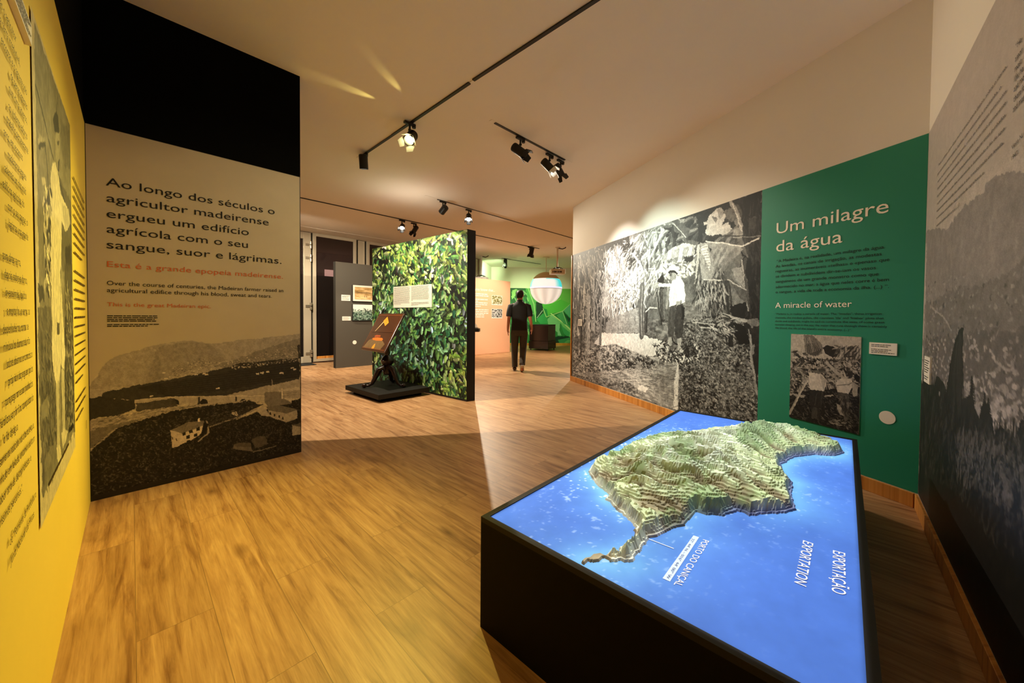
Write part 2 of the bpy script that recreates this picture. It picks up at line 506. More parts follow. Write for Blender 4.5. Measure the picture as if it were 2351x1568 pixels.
    def ground(self, mk, lo, hi, sx=7, sy=4, hard=5.0, bias=0.0, al=1.0):
        """clods and litter: two tones split by a fractal field"""
        n = self.noise(sx, sy, 4) * .75 + self.noise(sx * 3.2, sy * 3.2, 3) * .35
        t = 1 / (1 + np.exp(-hard * (n - bias)))
        t = np.clip(t + RNG.normal(0, .10, t.shape), 0, 1)[..., None]
        m_ = (self.blur(mk, 3) * al)[..., None]
        self.a = self.a * (1 - m_) + (np.array(lo) * (1 - t) + np.array(hi) * t) * m_
    def speckle(self, mk, n, L, W, ang, tones, al=0.9, da=0.5, shade=0.0, ribs=False):
        ys, xs = np.nonzero(mk > 0.5)
        if len(xs) == 0: return
        for k in RNG.integers(0, len(xs), n):
            t = tones[RNG.integers(0, len(tones))]
            if isinstance(t, (int, float)): t = (t,) * 3
            self.leaf(xs[k], ys[k], RNG.uniform(*L), RNG.uniform(*W), ang + RNG.normal(0, da), t, al, tuple(min(1, q * 1.3 + .05) for q in t) if ribs else None, shade)
    def blur(self, mk, n):
        for _ in range(n):
            mk = (mk + np.roll(mk, 1, 0) + np.roll(mk, -1, 0) + np.roll(mk, 1, 1) + np.roll(mk, -1, 1)) / 5
        return mk
    def photo(self, warp=2.0, cell=16, grain=.10, gain=1.2, fine=.06):
        """loosens drawn outlines and adds the grain of an old enlargement"""
        dx, dy = self.noise(cell, cell, 3) * warp, self.noise(cell, cell, 3) * warp
        xi = np.clip(np.rint(self.X + dx), 0, self.w - 1).astype(int); yi = np.clip(np.rint(self.Y + dy), 0, self.h - 1).astype(int)
        a = self.a[yi, xi]
        g = self.noise(5, 7, 3) * grain + RNG.normal(0, fine, (self.h, self.w))
        m_ = np.clip(self.blur(a.mean(2), 2), 0, 1)
        a = a * (1 + g * (.5 + 1.2 * (1 - m_)))[..., None]
        l_ = a.mean(2, keepdims=True)
        self.a = np.clip(a * (np.clip((l_ - .42) * gain + .42, 0.01, 1) / np.maximum(l_, .01)), 0, 1)
    def mesh(self, name, m, parent=None, off=0.002, keep=None):
        w, h = self.w, self.h
        S = self.s0 + (self.s1 - self.s0) * self.X / (w - 1); Z = self.z1 - (self.z1 - self.z0) * self.Y / (h - 1)
        q = self.pl
        co = np.stack([q.p0.x + q.d.x * S + q.n.x * off, q.p0.y + q.d.y * S + q.n.y * off, Z], -1).reshape(-1, 3)
        return grid_mesh(name, co, w, h, self.a, m, parent, keep)
def grid_mesh(name, co, w, h, a, m, parent=None, keep=None):
    if parent is not None:
        I = np.array(root_inv(parent)); co = co @ I[:3, :3].T + I[:3, 3]
    me = bpy.data.meshes.new(name)
    i = np.arange((h - 1) * (w - 1)); r, c = i // (w - 1), i % (w - 1)
    v0 = r * w + c
    F = np.stack([v0, v0 + w, v0 + w + 1, v0 + 1], -1)
    if keep is not None: F = F[keep.reshape(-1)]
    n = len(F)
    me.vertices.add(len(co)); me.vertices.foreach_set('co', co.astype(np.float32).ravel())
    me.loops.add(n * 4); me.loops.foreach_set('vertex_index', F.astype(np.int32).ravel())
    me.polygons.add(n); me.polygons.foreach_set('loop_start', np.arange(0, n * 4, 4, dtype=np.int32))
    at = me.color_attributes.new('ink', 'FLOAT_COLOR', 'POINT')
    rgba = np.ones((h * w, 4), np.float32); rgba[:, :3] = lin(a).reshape(-1, 3)
    at.data.foreach_set('color', rgba.ravel())
    me.polygons.foreach_set('use_smooth', [False] * n)
    me.update(calc_edges=True); me.validate()
    me.materials.append(m)
    return link(bpy.data.objects.new(name, me), parent)

# ------------------------------------------------------------------ lettering
_tc = {}
def glyphs(txt, spacing=1.0):
    """flat outline mesh of one line at size 1 -> verts (n,2), faces, x range"""
    if txt in _tc: return _tc[txt]
    cu = bpy.data.curves.new('line', 'FONT'); cu.body = txt; cu.size = 1.0; cu.resolution_u = 3; cu.space_character = spacing; cu.offset = 0.0
    o = bpy.data.objects.new('line', cu); COL.objects.link(o)
    dg = bpy.context.evaluated_depsgraph_get()
    me = bpy.data.meshes.new_from_object(o.evaluated_get(dg))
    v = np.empty(len(me.vertices) * 3); me.vertices.foreach_get('co', v); v = v.reshape(-1, 3)[:, :2]
    f = [tuple(p.vertices) for p in me.polygons]
    bpy.data.objects.remove(o); bpy.data.curves.remove(cu); bpy.data.meshes.remove(me)
    _tc[txt] = (v, f)
    return v, f
CAPR = 0.729
class Lettering:
    def __init__(self): self.v, self.f = [], []
    def add(self, verts, faces):
        k = len(self.v); self.v += verts; self.f += [tuple(i + k for i in q) for q in faces]
    def line(self, pl, txt, p0, p1, cap, off=0.004, sgn=1, bold=False):
        """one line on an upright plane, from pixel p0 to pixel p1 along the baseline; cap = capital height in pixels at p0"""
        v, f = glyphs(txt)
        s0, z0 = pl.hit(*p0); s1, z1 = pl.hit(*p1)
        _, zt = pl.hit(p0[0], p0[1] - cap)
        H = (zt - z0) / CAPR; x0, x1 = v[:, 0].min(), v[:, 0].max()
        k = (s1 - s0) / (x1 - x0)
        self.add([pl.P(s0 + (x - x0) * k, z0 + (z1 - z0) * (x - x0) / (x1 - x0) + y * H, off) for x, y in v], f)
    def fixed(self, pl, txt, s_end, z, cap, wide, sgn, off=0.004, at_end=True):
        v, f = glyphs(txt); H = cap / CAPR; k = H * wide
        x1 = v[:, 0].max() if at_end else v[:, 0].min()
        self.add([pl.P(s_end + (x - x1) * k * sgn, z + y * H, off) for x, y in v], f)
    def bars(self, pl, s0, s1, z, h, off=0.004, seed=0):
        """a row of word-length dashes for print too small to read"""
        r = random.Random(seed); s = s0; d = 1 if s1 > s0 else -1; W = abs(s1 - s0); x = 0.0
        while x < W - h:
            L = min(r.uniform(2.0, 7.5) * h, W - x)
            a, b = s0 + d * x, s0 + d * (x + L)
            self.add([pl.P(a, z, off), pl.P(b, z, off), pl.P(b, z + h, off), pl.P(a, z + h, off)], [(0, 1, 2, 3)])
            x += L + h * 0.7
    def affine(self, txt, o, ex, ey):
        v, f = glyphs(txt); x0, x1 = v[:, 0].min(), v[:, 0].max()
        self.add([o + ex * ((x - x0) / (x1 - x0)) + ey * (y / CAPR) for x, y in v], f)
    def build(self, name, m, parent=None, label=None):
        me = bpy.data.meshes.new(name)
        I = root_inv(parent) if parent is not None else Matrix.Identity(4)
        me.from_pydata([tuple(I @ Vector(p)) for p in self.v], [], self.f); me.update()
        me.materials.append(m)
        o = link(bpy.data.objects.new(name, me), parent)
        if label: o['label'] = label
        return o
def collapse(t):
    """a thing with a single piece is that one mesh"""
    ch = [o for o in COL.objects if o.parent == t]
    if len(ch) != 1: return t
    o = ch[0]; nm = t.name.split('.')[0]; o.parent = None; o.location = t.location
    for k in ('label', 'category', 'group', 'kind'):
        if k in t: o[k] = t[k]
    bpy.data.objects.remove(t); o.name = nm
    return o
def zz(x0, y0, k):
    return lambda x, y: (x0 + x / k, y0 + y / k)

# ------------------------------------------------------------------ the setting
def struct(o, label=None):
    o['kind'] = 'structure'
    if label: o['label'] = label
    return o
struct(MB().box((-1.3, 8.0, -0.05), (18, 21, 0.1)).build('floor', M['floor']))
struct(MB().box((-1.3, 8.0, HC + 0.05), (18, 21, 0.1)).build('ceiling', M['ceiling']))
LAB = (B - A).length; LCD = (D - C_).length
mb = MB()
mb.slab(PG, -0.30, LAB + 0.002, HP, HC, -0.36, -0.004); mb.slab(PG, -0.30, LAB - 0.004, 0, HP, -0.36, -0.031)
struct(mb.build('wall_left', M['black_wall']))
mb = MB()
mb.slab(PY, -0.02, 3.85, HP, HC, -0.2, -0.004); mb.slab(PY, -0.02, 3.85, 0, HP, -0.2, -0.031)
struct(mb.build('wall_front', M['black_wall']))
struct(MB().slab(PM, 0, LCD + 0.1, 0, HC, -0.16, 0).build('wall_right', M['white_wall']))
struct(MB().slab(PR, -0.1, 3.72, 0, HC, -0.16, 0).build('wall_near_right', M['white_wall']))
struct(MB().slab(PB, -1.2, 6.0, 0, HC, -0.16, 0).build('wall_back', M['white_wall']))
mb = MB(); mb.prism([(-1.16, 13.14), (-1.26, 13.2), (-1.0, 15.3), (-0.85, 15.25)], 0, HC)
struct(mb.build('wall_back_left', M['white_wall']))
mb = MB(); mb.prism([(4.3, 7.2), (4.45, 7.2), (4.45, 15.9), (4.3, 15.9)], 0, HC)
struct(mb.build('wall_far_right', M['white_wall']))
q0 = PW.P(-7.0, 0); q1 = q0.xy + N_ * 8.0
PL = Plane(q0.xy, N_, E_)
struct(MB().slab(PL, 0, 8.0, 0, HC, -0.15, 0).build('wall_far_left', M['white_wall']))
struct(MB().slab(PM, 0.001, LCD - 0.015, 0, HB, 0, 0.016).build('baseboard_right', M['oak'], bevel=0.003))
struct(MB().slab(PR, 0.0, 3.6, 0, HB, 0, 0.016).build('baseboard_near_right', M['oak'], bevel=0.003))
struct(MB().slab(PB, -0.9, 5.0, 0, 0.10, 0, 0.016).build('baseboard_back', M['oak']))
struct(MB().slab(PM, -0.030, 0.0, 0, HM, -0.172, 0.014).build('trim_1', M['oak'], bevel=0.003))
# ceiling joint in front of the window wall
a = on_z(795, 536, HC - 0.004); b = on_z(925, 557, HC - 0.004)
dd = (b - a).normalized(); nn = Vector((-dd.y, dd.x, 0)) * 0.012
struct(MB().hexa([a - dd * 3 - nn, b + dd * 4 - nn, b + dd * 4 + nn, a - dd * 3 + nn] + [v + Vector((0, 0, 0.01)) for v in (a - dd * 3 - nn, b + dd * 4 - nn, b + dd * 4 + nn, a - dd * 3 + nn)]).build('trim_2', M['ceiling']))

# window wall at the back left: door, two windows, grey infill panels
sx = lambda px: PW.hit(px, 690)[0]
def zt(px, py): return PW.hit(px, py)[1]
ZT = zt(724, 536.5)
def frame(root, s0, s1, z0, z1, w, m, name='frame', t0=-0.03, t1=0.035):
    mb = MB()
    mb.slab(PW, s0, s0 + w, z0, z1, t0, t1); mb.slab(PW, s1 - w, s1, z0, z1, t0, t1)
    mb.slab(PW, s0 + w, s1 - w, z1 - w, z1, t0, t1); mb.slab(PW, s0 + w, s1 - w, z0, z0 + w * 0.9, t0, t1)
    return mb.build(name, m, root, bevel=0.004)
glass = bpy.data.materials.new('dark_window_glass'); glass.use_nodes = True
nt = glass.node_tree; bs = nt.nodes['Principled BSDF']
bs.inputs['Base Color'].default_value = (0.02, 0.014, 0.012, 1); bs.inputs['Roughness'].default_value = 0.04
tr = nt.nodes.new('ShaderNodeBsdfTransparent'); mx = nt.nodes.new('ShaderNodeMixShader'); mx.inputs[0].default_value = 0.45
nt.links.new(tr.outputs[0], mx.inputs[1]); nt.links.new(bs.outputs[0], mx.inputs[2]); nt.links.new(mx.outputs[0], nt.nodes['Material Output'].inputs[0])
M['glass'] = glass
zfilm = zt(740, 633)
zbot = zt(735, 827)
# wall around the openings
mb = MB()
mb.slab(PW, -7.0, 5.55, ZT + 0.02, HC, -0.2, -0.02)
mb.slab(PW, -7.0, sx(640), 0, ZT + 0.02, -0.2, -0.02)
struct(mb.build('wall_window', M['frame_alu']))
d1 = struct(thing('door_1', PW.P(sx(690), 0), None, None)); del_keys = None
s0, s1 = sx(640), sx(713.5)
frame(d1, s0, s1, 0.02, ZT, 0.17, M['frame_alu'], 'leaf_frame')
MB().slab(PW, s0 + 0.15, s1 - 0.15, 0.14, ZT - 0.15, -0.012, -0.004).build('glass_pane', M['glass'], d1)
MB().slab(PW, s0 + 0.15, s1 - 0.15, 0.15, zfilm, -0.02, -0.014).build('black_film', M['black_lacquer'], d1)
for py in (563, 593, 703, 811):
    z = zt(712, py); mb = MB()
    s = sx(712.5)
    p = PW.P(s, z, 0.05)
    mb.cyl(p + Vector((0, 0, -0.085)), p + Vector((0, 0, -0.01)), 0.03, n=12); mb.cyl(p + Vector((0, 0, 0.01)), p + Vector((0, 0, 0.085)), 0.03, n=12)
    mb.slab(PW, s - 0.12, s, z - 0.03, z + 0.03, 0.03, 0.05)
    mb.build('hinge', M['steel'], d1, smooth=True)
w1 = struct(thing('window_1', PW.P(sx(768), 0), None, None))
s0, s1 = sx(718), sx(817.5)
MB().slab(PW, sx(713.5), s0, 0, ZT, -0.06, -0.02).build('gasket', M['gasket'], w1)
frame(w1, s0, s1, 0.03, ZT + 0.01, 0.075, M['frame_alu'])
MB().slab(PW, s0 + 0.07, s1 - 0.07, 0.09, ZT - 0.06, -0.012, -0.004).build('glass_pane', M['glass'], w1)
MB().slab(PW, s0 + 0.07, s1 - 0.07, 0.14, zfilm, -0.02, -0.014).build('black_film', M['black_lacquer'], w1)
MB().slab(PW, s0 + 0.06, s1 - 0.06, 0.08, 0.16, -0.03, 0.0).build('timber_sill', M['oak'], w1)
w2 = struct(thing('window_2', PW.P(sx(900), 0), None, None))
MB().slab(PW, sx(817.5), sx(822), 0, ZT, -0.08, -0.03).build('gasket', M['gasket'], w2)
mb = MB(); mb.slab(PW, sx(822), sx(836.5), 0, ZT, -0.08, 0.0); mb.slab(PW, sx(834.5), sx(837), 0, ZT, -0.02, 0.015); mb.build('infill_panel', M['frame_alu'], w2)
MB().slab(PW, sx(837), sx(841.5), 0, ZT, -0.08, -0.03).build('gasket', M['gasket'], w2)
frame(w2, sx(841.5), sx(1040), 0.03, ZT + 0.01, 0.075, M['frame_alu'])
MB().slab(PW, sx(841.5) + 0.07, sx(1040) - 0.07, 0.09, ZT - 0.06, -0.012, -0.004).build('glass_pane', M['glass'], w2)
mb = MB(); mb.slab(PW, sx(1040), 5.55, 0, ZT + 0.01, -0.08, -0.02)
for k in range(5):
    s = 5.55 - 0.10 - k * 0.16; mb.slab(PW, s - 0.03, s + 0.03, 0, ZT, -0.02, 0.03)
mb.build('ribbed_infill', M['frame_alu'], w2)
# behind the glass: added self-glowing facade, bright patch for the reflection in the panes
PX = Plane(PW.P(0, 0, -3.0).xy, E_, N_)
fac = MB().slab(PX, -6, 8, -0.2, 4.5, -0.2, 0).build('wall_outside', mat('glowing_facade', srgb(96, 66, 56), 0.9, emit=srgb(96, 66, 56), estr=0.42))
struct(fac)
s0, s1 = PX.hit(745, 620)[0], PX.hit(790, 620)[0]; z0, z1 = PX.hit(750, 634)[1], PX.hit(750, 619)[1]
lit = mat('reflection_glow', (0.9, 0.5, 0.4, 1), 0.8, emit=(1.0, 0.52, 0.42, 1), estr=1.3)
struct(MB().slab(PX, s0, s1, z0, z1, 0.0, 0.02).build('reflection_patch', lit))
struct(MB().box((-6.5, 13.5, -0.16), (14, 14, 0.1)).build('ground_outside', M['mat_rubber']))

# ------------------------------------------------------------------ yellow stand with the old photograph
yp = thing('exhibition_stand', PY.P(1.9, 0), 'tall yellow stand with black text and an old printed portrait', 'exhibition stand')
MB().slab(PY, 0.002, 3.75, 0, HP, -0.03, 0).build('board', M['yellow'], yp, bevel=0.002)
L = Lettering()
lines = [('mas o agricultor', 31, 103), ('numa terra irredut\u00edvel,', 40, 157), ('encostas e o agreste solo', 56, 224), ('de penas agrestes', 57, 258), ('num clima adverso,', 57, 290),
         ('ao violento esfor\u00e7o', 57, 326), ('trabalho perseverante', 59, 359), ('anos, em escassos', 46, 375), ('madeirense ergueu', 54.5, 420), ('ademais um dos mais', 54, 453),
         ('edif\u00edcios agr\u00edcolas do', 50, 482.5), ('com o seu sangue, o', 58, 524), ('l\u00e1grimas uma grande', 59, 557.5), ('para obter terra,', 41.7, 617), ('depois, sobre o dorso,', 57, 657.6),
         ('inveros\u00edmeis, lapidou', 55, 692), ('a montanha, o serro, as', 63, 727.5), ('despenhadeiros, como se', 60, 762), ('min\u00fasculos diamantes, n\u00e3o', 63.5, 794.5), ('sobre abismos e com risco', 69, 825),
         ('pr\u00f3pria vida: ergueu poios', 70, 858), ('para segurar esses punhados', 70, 892), ('fertilizou-a por fim, conquistando', 71.4, 924), ('o fio de \u00e1gua', 35, 993), ('misteriosamente nascido nas alturas e que,', 73, 987),
         ('transformado em levada, encaminhou com', 74, 1018), ('labor atrav\u00e9s de caprichosos e', 66, 1063), ('sedentar\u00edssimos percursos\u201d.', 46, 1134), ('de \u201cFomento da Fruticultura', 77.5, 1146), ('Junta Nacional das Frutas', 73, 1192)]
for grp, nm in ((lines[:13], 'paragraph'), (lines[13:28], 'paragraph'), (lines[28:], 'credit_line')):
    L = Lettering()
    for t, x, y in grp:
        s, z = PY.hit(x, y); L.fixed(PY, t, s, z + 0.006, 0.0215, 0.92, -1)
    L.build(nm, M['ink'], yp)
L = Lettering()   # narrow column of small print right of the photograph
n = 27
for k in range(n):
    f = k / (n - 1); yl = 408 + f * 560; xl = 165.5 + f * 8
    if k in (9, 23): continue
    s0, z = PY.hit(xl, yl); s1, _ = PY.hit(190.5 + f * 5 - (6 if k in (8, 22, 26) else 0), yl)
    L.bars(PY, s0, s1, z, 0.010, seed=k)
s0, z0 = PY.hit(196, 985); L.add([PY.P(s0, z0, .004), PY.P(s0 - 0.015, z0, .004), PY.P(s0 - 0.015, z0 + .05, .004), PY.P(s0, z0 + .05, .004)], [(0, 1, 2, 3)])
L.build('small_print', M['brown_ink'], yp)
# the photograph print
sL = PY.hit(78, 620)[0]; sR = PY.hit(164.5, 660)[0]; zTp = PY.hit(159.6, 291.6)[1]; zBp = PY.hit(170, 1028)[1]
c = Canvas(PY, sL, sR, zBp, zTp, 200, 420, (0.80, 0.74, 0.56))
c.T = lambda x, y: (x, y)
G = lambda v: (v * 1.0, v * 0.94, v * 0.74)
c.zoom(60, 0, 2.53)
UL, UR = (37, 125), (255, 745)
BR_, BL = ((262 / 2.375 * 2.53), (580 + 960 / 2.375) * 2.53), (82 / 2.375 * 2.53, (580 + 1330 / 2.375) * 2.53)
inner = [UL, UR, BR_, BL]
c.poly(inner, G(.52))
im = c.region(inner)
c.a += (c.noise(30, 40, 4) * .06 * im)[..., None]
c.poly([(200, 700), (255, 760), (258, 1000), (215, 950), (190, 800)], G(.38), .6, jit=1.5)
c.poly([(170, 1000), (258, 1180), (262, 1568), (200, 1568), (190, 1200)], G(.34), .8, jit=1.5)
c.line([(47, 500), (150, 920)], 3.0, G(.18)); c.line([(182, 1025), (256, 1335)], 3.4, G(.16)); c.line([(176, 555), (168, 645)], 1.6, G(.25))
c.poly([(58, 800), (70, 780), (98, 790), (104, 850), (64, 850)], G(.66), jit=.6); c.poly([(62, 830), (100, 815), (106, 858), (66, 856)], G(.22), jit=.6)
c.line([(102, 850), (112, 930), (122, 1075)], 3, G(.22)); c.poly([(78, 1030), (100, 1015), (108, 1070), (86, 1085)], G(.76), jit=.6)
c.poly([(150, 700), (154, 655), (168, 640), (180, 690), (184, 760), (174, 790), (158, 770)], G(.14), jit=.6)
c.poly([(164, 770), (184, 755), (190, 840), (188, 930), (176, 975), (164, 900)], G(.62), jit=.5); c.poly([(172, 820), (186, 815), (186, 840), (174, 842)], G(.3)); c.poly([(176, 930), (188, 925), (184, 985), (176, 1000)], G(.24))
c.poly([(134, 990), (146, 950), (164, 940), (180, 1010), (196, 1130), (232, 1200), (246, 1300), (226, 1350), (200, 1290), (196, 1568), (130, 1568)], G(.86), jit=.5)
c.poly([(200, 1180), (240, 1215), (250, 1300), (222, 1345)], G(.74), jit=.5)
for x in (146, 160, 174): c.line([(x, 1020), (x - 4, 1568)], 1.6, G(.74), .6)
mk = c.region([(96, 1070), (130, 1060), (132, 1568), (104, 1568), (92, 1300)])
for k in range(3): c.speckle(mk, 40, (9, 17), (5, 8), 1.3, [G(.18), G(.26), G(.64), G(.80)], 1, .5, .2)
c.poly([(220, 1440), (250, 1420), (262, 1568), (222, 1568)], G(.16), .8, jit=1.2)
c.zoom(60, 580, 2.375)
c.poly([(52, 300), (130, 290), (135, 560), (150, 800), (160, 1120), (80, 1340)], G(.36), .8, jit=1.5)
c.poly([(205, 60), (250, 60), (262, 970), (210, 980), (200, 600)], G(.30), .9, jit=1.5)
c.speckle(c.region([(205, 150), (252, 150), (262, 970), (208, 980)]), 420, (7, 18), (2, 4.5), 1.3, [G(.12), G(.56), G(.64), G(.22)], .85, .7)
c.speckle(c.region([(54, 300), (128, 300), (150, 800), (158, 1100), (84, 1310)]), 420, (6, 18), (1.5, 3.5), 1.3, [G(.20), G(.46), G(.26), G(.54)], .7, .5)
c.poly([(56, 170), (86, 180), (90, 250), (60, 260)], G(.26), .9, jit=1.4); c.poly([(72, 850), (104, 790), (122, 830), (110, 900), (76, 920)], G(.52), jit=1.2)
c.poly([(120, 1060), (205, 980), (262, 930), (262, 965), (84, 1330), (100, 1150)], G(.50), .75, jit=1.2)
mk = c.region([(95, -20), (128, -20), (124, 90), (116, 180), (98, 150)])
for k in range(3): c.speckle(mk, 14, (9, 16), (5, 8), 1.4, [G(.18), G(.64), G(.80)], 1, .5, .2)
c.poly([(127, -30), (182, -30), (178, 100), (192, 300), (207, 560), (202, 640), (190, 630), (183, 600), (176, 690), (166, 742), (150, 690), (136, 590)], G(.86), jit=.4)
for x in (142, 156, 170): c.line([(x, 0), (x + 6, 640)], 1.6, G(.72), .6)
c.line([(178, 100), (186, 600)], 2.2, G(.55)); c.poly([(160, 385), (176, 380), (176, 450), (162, 452)], G(.34), jit=.5)
c.poly([(154, 720), (172, 690), (174, 900), (178, 1110), (162, 1120)], G(.74), jit=.4); c.poly([(186, 630), (202, 640), (205, 820), (208, 980), (192, 1000)], G(.72), jit=.4)
c.line([(152, 740), (160, 1040)], 2.4, G(.2)); c.line([(182, 700), (190, 960)], 2.4, G(.24))
c.poly([(158, 1060), (176, 1050), (192, 1130), (180, 1168), (160, 1130)], G(.84)); c.poly([(186, 985), (206, 955), (222, 975), (210, 1030), (192, 1070)], G(.80))
c.poly([(222, 965), (250, 930), (256, 950), (228, 985)], G(.12), jit=.8)
c.photo(1.6, 12, .10, 1.0, .02)
pr = c.mesh('printed_portrait', M['print'], yp, 0.003)
L = Lettering()
sa, za = PY.hit(99, 1178); sb, zb = PY.hit(148, 1072)
L.bars(PY, sL - (sL - sR) * .16, sL - (sL - sR) * .72, zBp + (zTp - zBp) * .050, 0.011, .0045, seed=5)
L.bars(PY, sL - (sL - sR) * .84, sL - (sL - sR) * .93, zBp + (zTp - zBp) * .075, 0.009, .0045, seed=6)
L.build('caption_dashes', M['brown_ink'], yp)
# caption card above the text
def card(name, pl, s0, s1, z0, z1, th, label, group=None, rows=4, off=0.0, seed=1, inset=0.08, top_gap=None):
    sm, d = (s0 + s1) / 2, (1 if s1 > s0 else -1)
    t = thing(name, pl.P(sm, (z0 + z1) / 2, off), label, 'caption label', group)
    MB().slab(pl, min(s0, s1), max(s0, s1), z0, z1, off + 0.0005, off + th).build('card', M['label'], t)
    L = Lettering(); W = s1 - s0; H = z1 - z0; rh = H * 0.8 / rows
    for k in range(rows):
        if top_gap is not None and k == top_gap: continue
        e = s1 - W * inset - (W * 0.35 * ((k * 7 + seed) % 3) / 3)
        L.bars(pl, s0 + W * inset, e, z1 - H * 0.1 - rh * (k + 0.75), rh * 0.36, off + th + 0.0008, seed=seed * 10 + k)
    L.build('small_print', M['ink'], t)
    return t
s1, z0 = PY.hit(57, 102); z1 = PY.hit(57, 57)[1]
card('caption_label', PY, s1 + 0.22, s1, z0, z1, 0.012, 'pale raised caption card above the text on the yellow stand', rows=5, seed=3)

# ------------------------------------------------------------------ grey text panel with the valley photograph
gp = thing('exhibition_stand', PG.P(LAB / 2, 0), 'tall grey stand with large black heading over a sepia valley photograph', 'exhibition stand')
mb = MB(); mb.slab(PG, 0.0, LAB, 0, HP, -0.03, 0); mb.build('board', M['black'], gp)
BG = (0.71, 0.655, 0.56)
c = Canvas(PG, 0.003, LAB - 0.006, 0.035, HP - 0.003, 430, 860, BG)
c.zoom(180, 700, 3.267)
c.a += (c.noise(60, 60, 4) * 0.012)[..., None]
S = lambda v: (v * 1.0, v * 0.93, v * 0.84)
c.poly([(60, 628), (72, 620), (200, 440), (270, 390), (470, 330), (600, 297), (780, 270), (860, 270), (1000, 293), (1200, 265), (1450, 240), (1660, 215), (1700, 215), (1700, 700), (60, 720)], S(.60), jit=.8)
c.poly([(560, 560), (600, 320), (640, 300), (860, 275), (1000, 300), (1100, 420), (900, 470), (640, 560)], S(.54), .8, jit=1)
c.poly([(590, 330), (620, 560), (540, 590), (500, 590)], S(.50), .6, jit=1.2)
c.poly([(1000, 460), (1200, 400), (1450, 310), (1700, 235), (1700, 480), (1200, 480)], S(.47), .8, jit=1.2)
c.poly([(60, 630), (200, 628), (330, 610), (300, 690), (60, 700)], S(.66))
mk = c.region([(640, 500), (900, 400), (1100, 430), (1500, 330), (1660, 290), (1660, 420), (1200, 440), (700, 560)])
c.speckle(mk, 420, (1.5, 4.5), (1, 2.2), 0, [S(.8), S(.72), S(.4), S(.35)], .9)
c.poly([(1640, 300), (1660, 300), (1660, 400), (1600, 400), (1190, 440), (1140, 465), (700, 560), (500, 590), (330, 625), (190, 660), (180, 690), (420, 715), (700, 690), (1060, 690), (1200, 660), (1660, 560)], S(.22), jit=1)
c.poly([(430, 620), (800, 560), (1300, 470), (1660, 420), (1660, 540), (1100, 640), (700, 690)], S(.17), jit=1.4)
for k in range(14):
    y = 500 + k * 14; c.line([(600 + k * 10, y + 75 - k), (1640, y - 60 + k * 4)], 1.2, S(.30), .5)
for x, y in ((880, 520), (940, 515), (960, 520), (660, 550), (640, 505), (1600, 470), (1620, 480), (1345, 512), (1380, 505), (1420, 498), (1520, 510), (1045, 620), (545, 680)):
    c.poly([(x - 12, y), (x + 14, y - 4), (x + 14, y + 8), (x - 12, y + 10)], S(.82), .9, jit=.5)
mk = c.region([(1140, 460), (1660, 395), (1660, 420), (1160, 480)]); c.speckle(mk, 130, (2, 5), (1.5, 3), 0, [S(.8), S(.6), S(.15)], .9)
c.poly([(60, 700), (180, 690), (420, 715), (440, 780), (300, 830), (60, 860)], S(.20), jit=1.5)
c.poly([(1050, 690), (1200, 655), (1660, 555), (1660, 640), (1400, 680), (1300, 690)], S(.62), jit=1)
c.poly([(430, 715), (700, 690), (1400, 682), (1400, 722), (1270, 712), (1180, 735), (960, 742), (890, 750), (740, 752), (600, 775), (430, 790)], S(.64), jit=.8)
c.line([(430, 712), (700, 688), (1400, 682)], 2, S(.82), .8)
for x in (730, 945, 1238):
    c.poly([(x - 32, 748), (x - 30, 722), (x - 12, 706), (x + 8, 706), (x + 24, 722), (x + 26, 748)], S(.14))
c.poly([(690, 700), (722, 700), (742, 760), (600, 780), (440, 800), (430, 740)], S(.24), .9, jit=1)
for x in (905, 1184): c.poly([(x - 8, 692), (x + 8, 692), (x + 10, 748), (x - 10, 748)], S(.2))
c.poly([(1395, 655), (1500, 650), (1530, 660), (1530, 735), (1400, 735)], S(.46)); c.line([(1450, 560), (1450, 650)], 1.3, S(.7))
c.line([(1528, 630), (1528, 700)], 3, S(.85))
c.poly([(60, 870), (300, 830), (520, 790), (900, 745), (1300, 715), (1400, 730), (900, 770), (420, 900), (60, 1000)], S(.60), jit=1.2)
mk = c.region([(60, 870), (300, 830), (520, 790), (900, 745), (900, 770), (420, 900), (60, 1080)]); c.speckle(mk, 260, (3, 10), (1, 2.6), -.25, [S(.75), S(.4), S(.3)], .7, .2)
# the banana field
fld = [(75, 1100), (280, 925), (480, 860), (700, 800), (900, 765), (1290, 720), (1340, 740), (1180, 860), (1660, 700), (1680, 700), (1680, 1180), (80, 1520)]
c.poly([(60, 960), (280, 890), (480, 850), (280, 930), (85, 1085), (60, 1090)], S(.44), jit=1)
c.poly(fld, S(.135), jit=1.2)
c.line([(85, 1095), (280, 928)], 3, S(.62))
c.poly([(940, 900), (1180, 800), (1330, 740), (1390, 745), (1200, 840), (980, 915)], S(.20), jit=.6)
c.line([(985, 915), (1200, 838), (1340, 780)], 3.5, S(.55)); c.line([(950, 850), (1170, 790)], 1.6, S(.4))
c.poly([(1160, 800), (1185, 800), (1200, 835), (1140, 815)], S(.7))
mk = c.region(fld)
c.speckle(mk, 5200, (3, 9), (1, 2.4), 1.2, [S(.05), S(.08), S(.22), S(.30), S(.38), S(.12)], .85, .9)
c.poly([(980, 930), (1340, 800), (1660, 880), (1660, 980), (1500, 1010), (1000, 1000)], S(.12), .35)
c.speckle(c.region([(980, 930), (1340, 800), (1660, 880), (1660, 980), (1400, 1010), (1000, 1000)]), 700, (4, 9), (1, 2.2), 1.3, [S(.05), S(.26), S(.34), S(.1)], .9, .8)
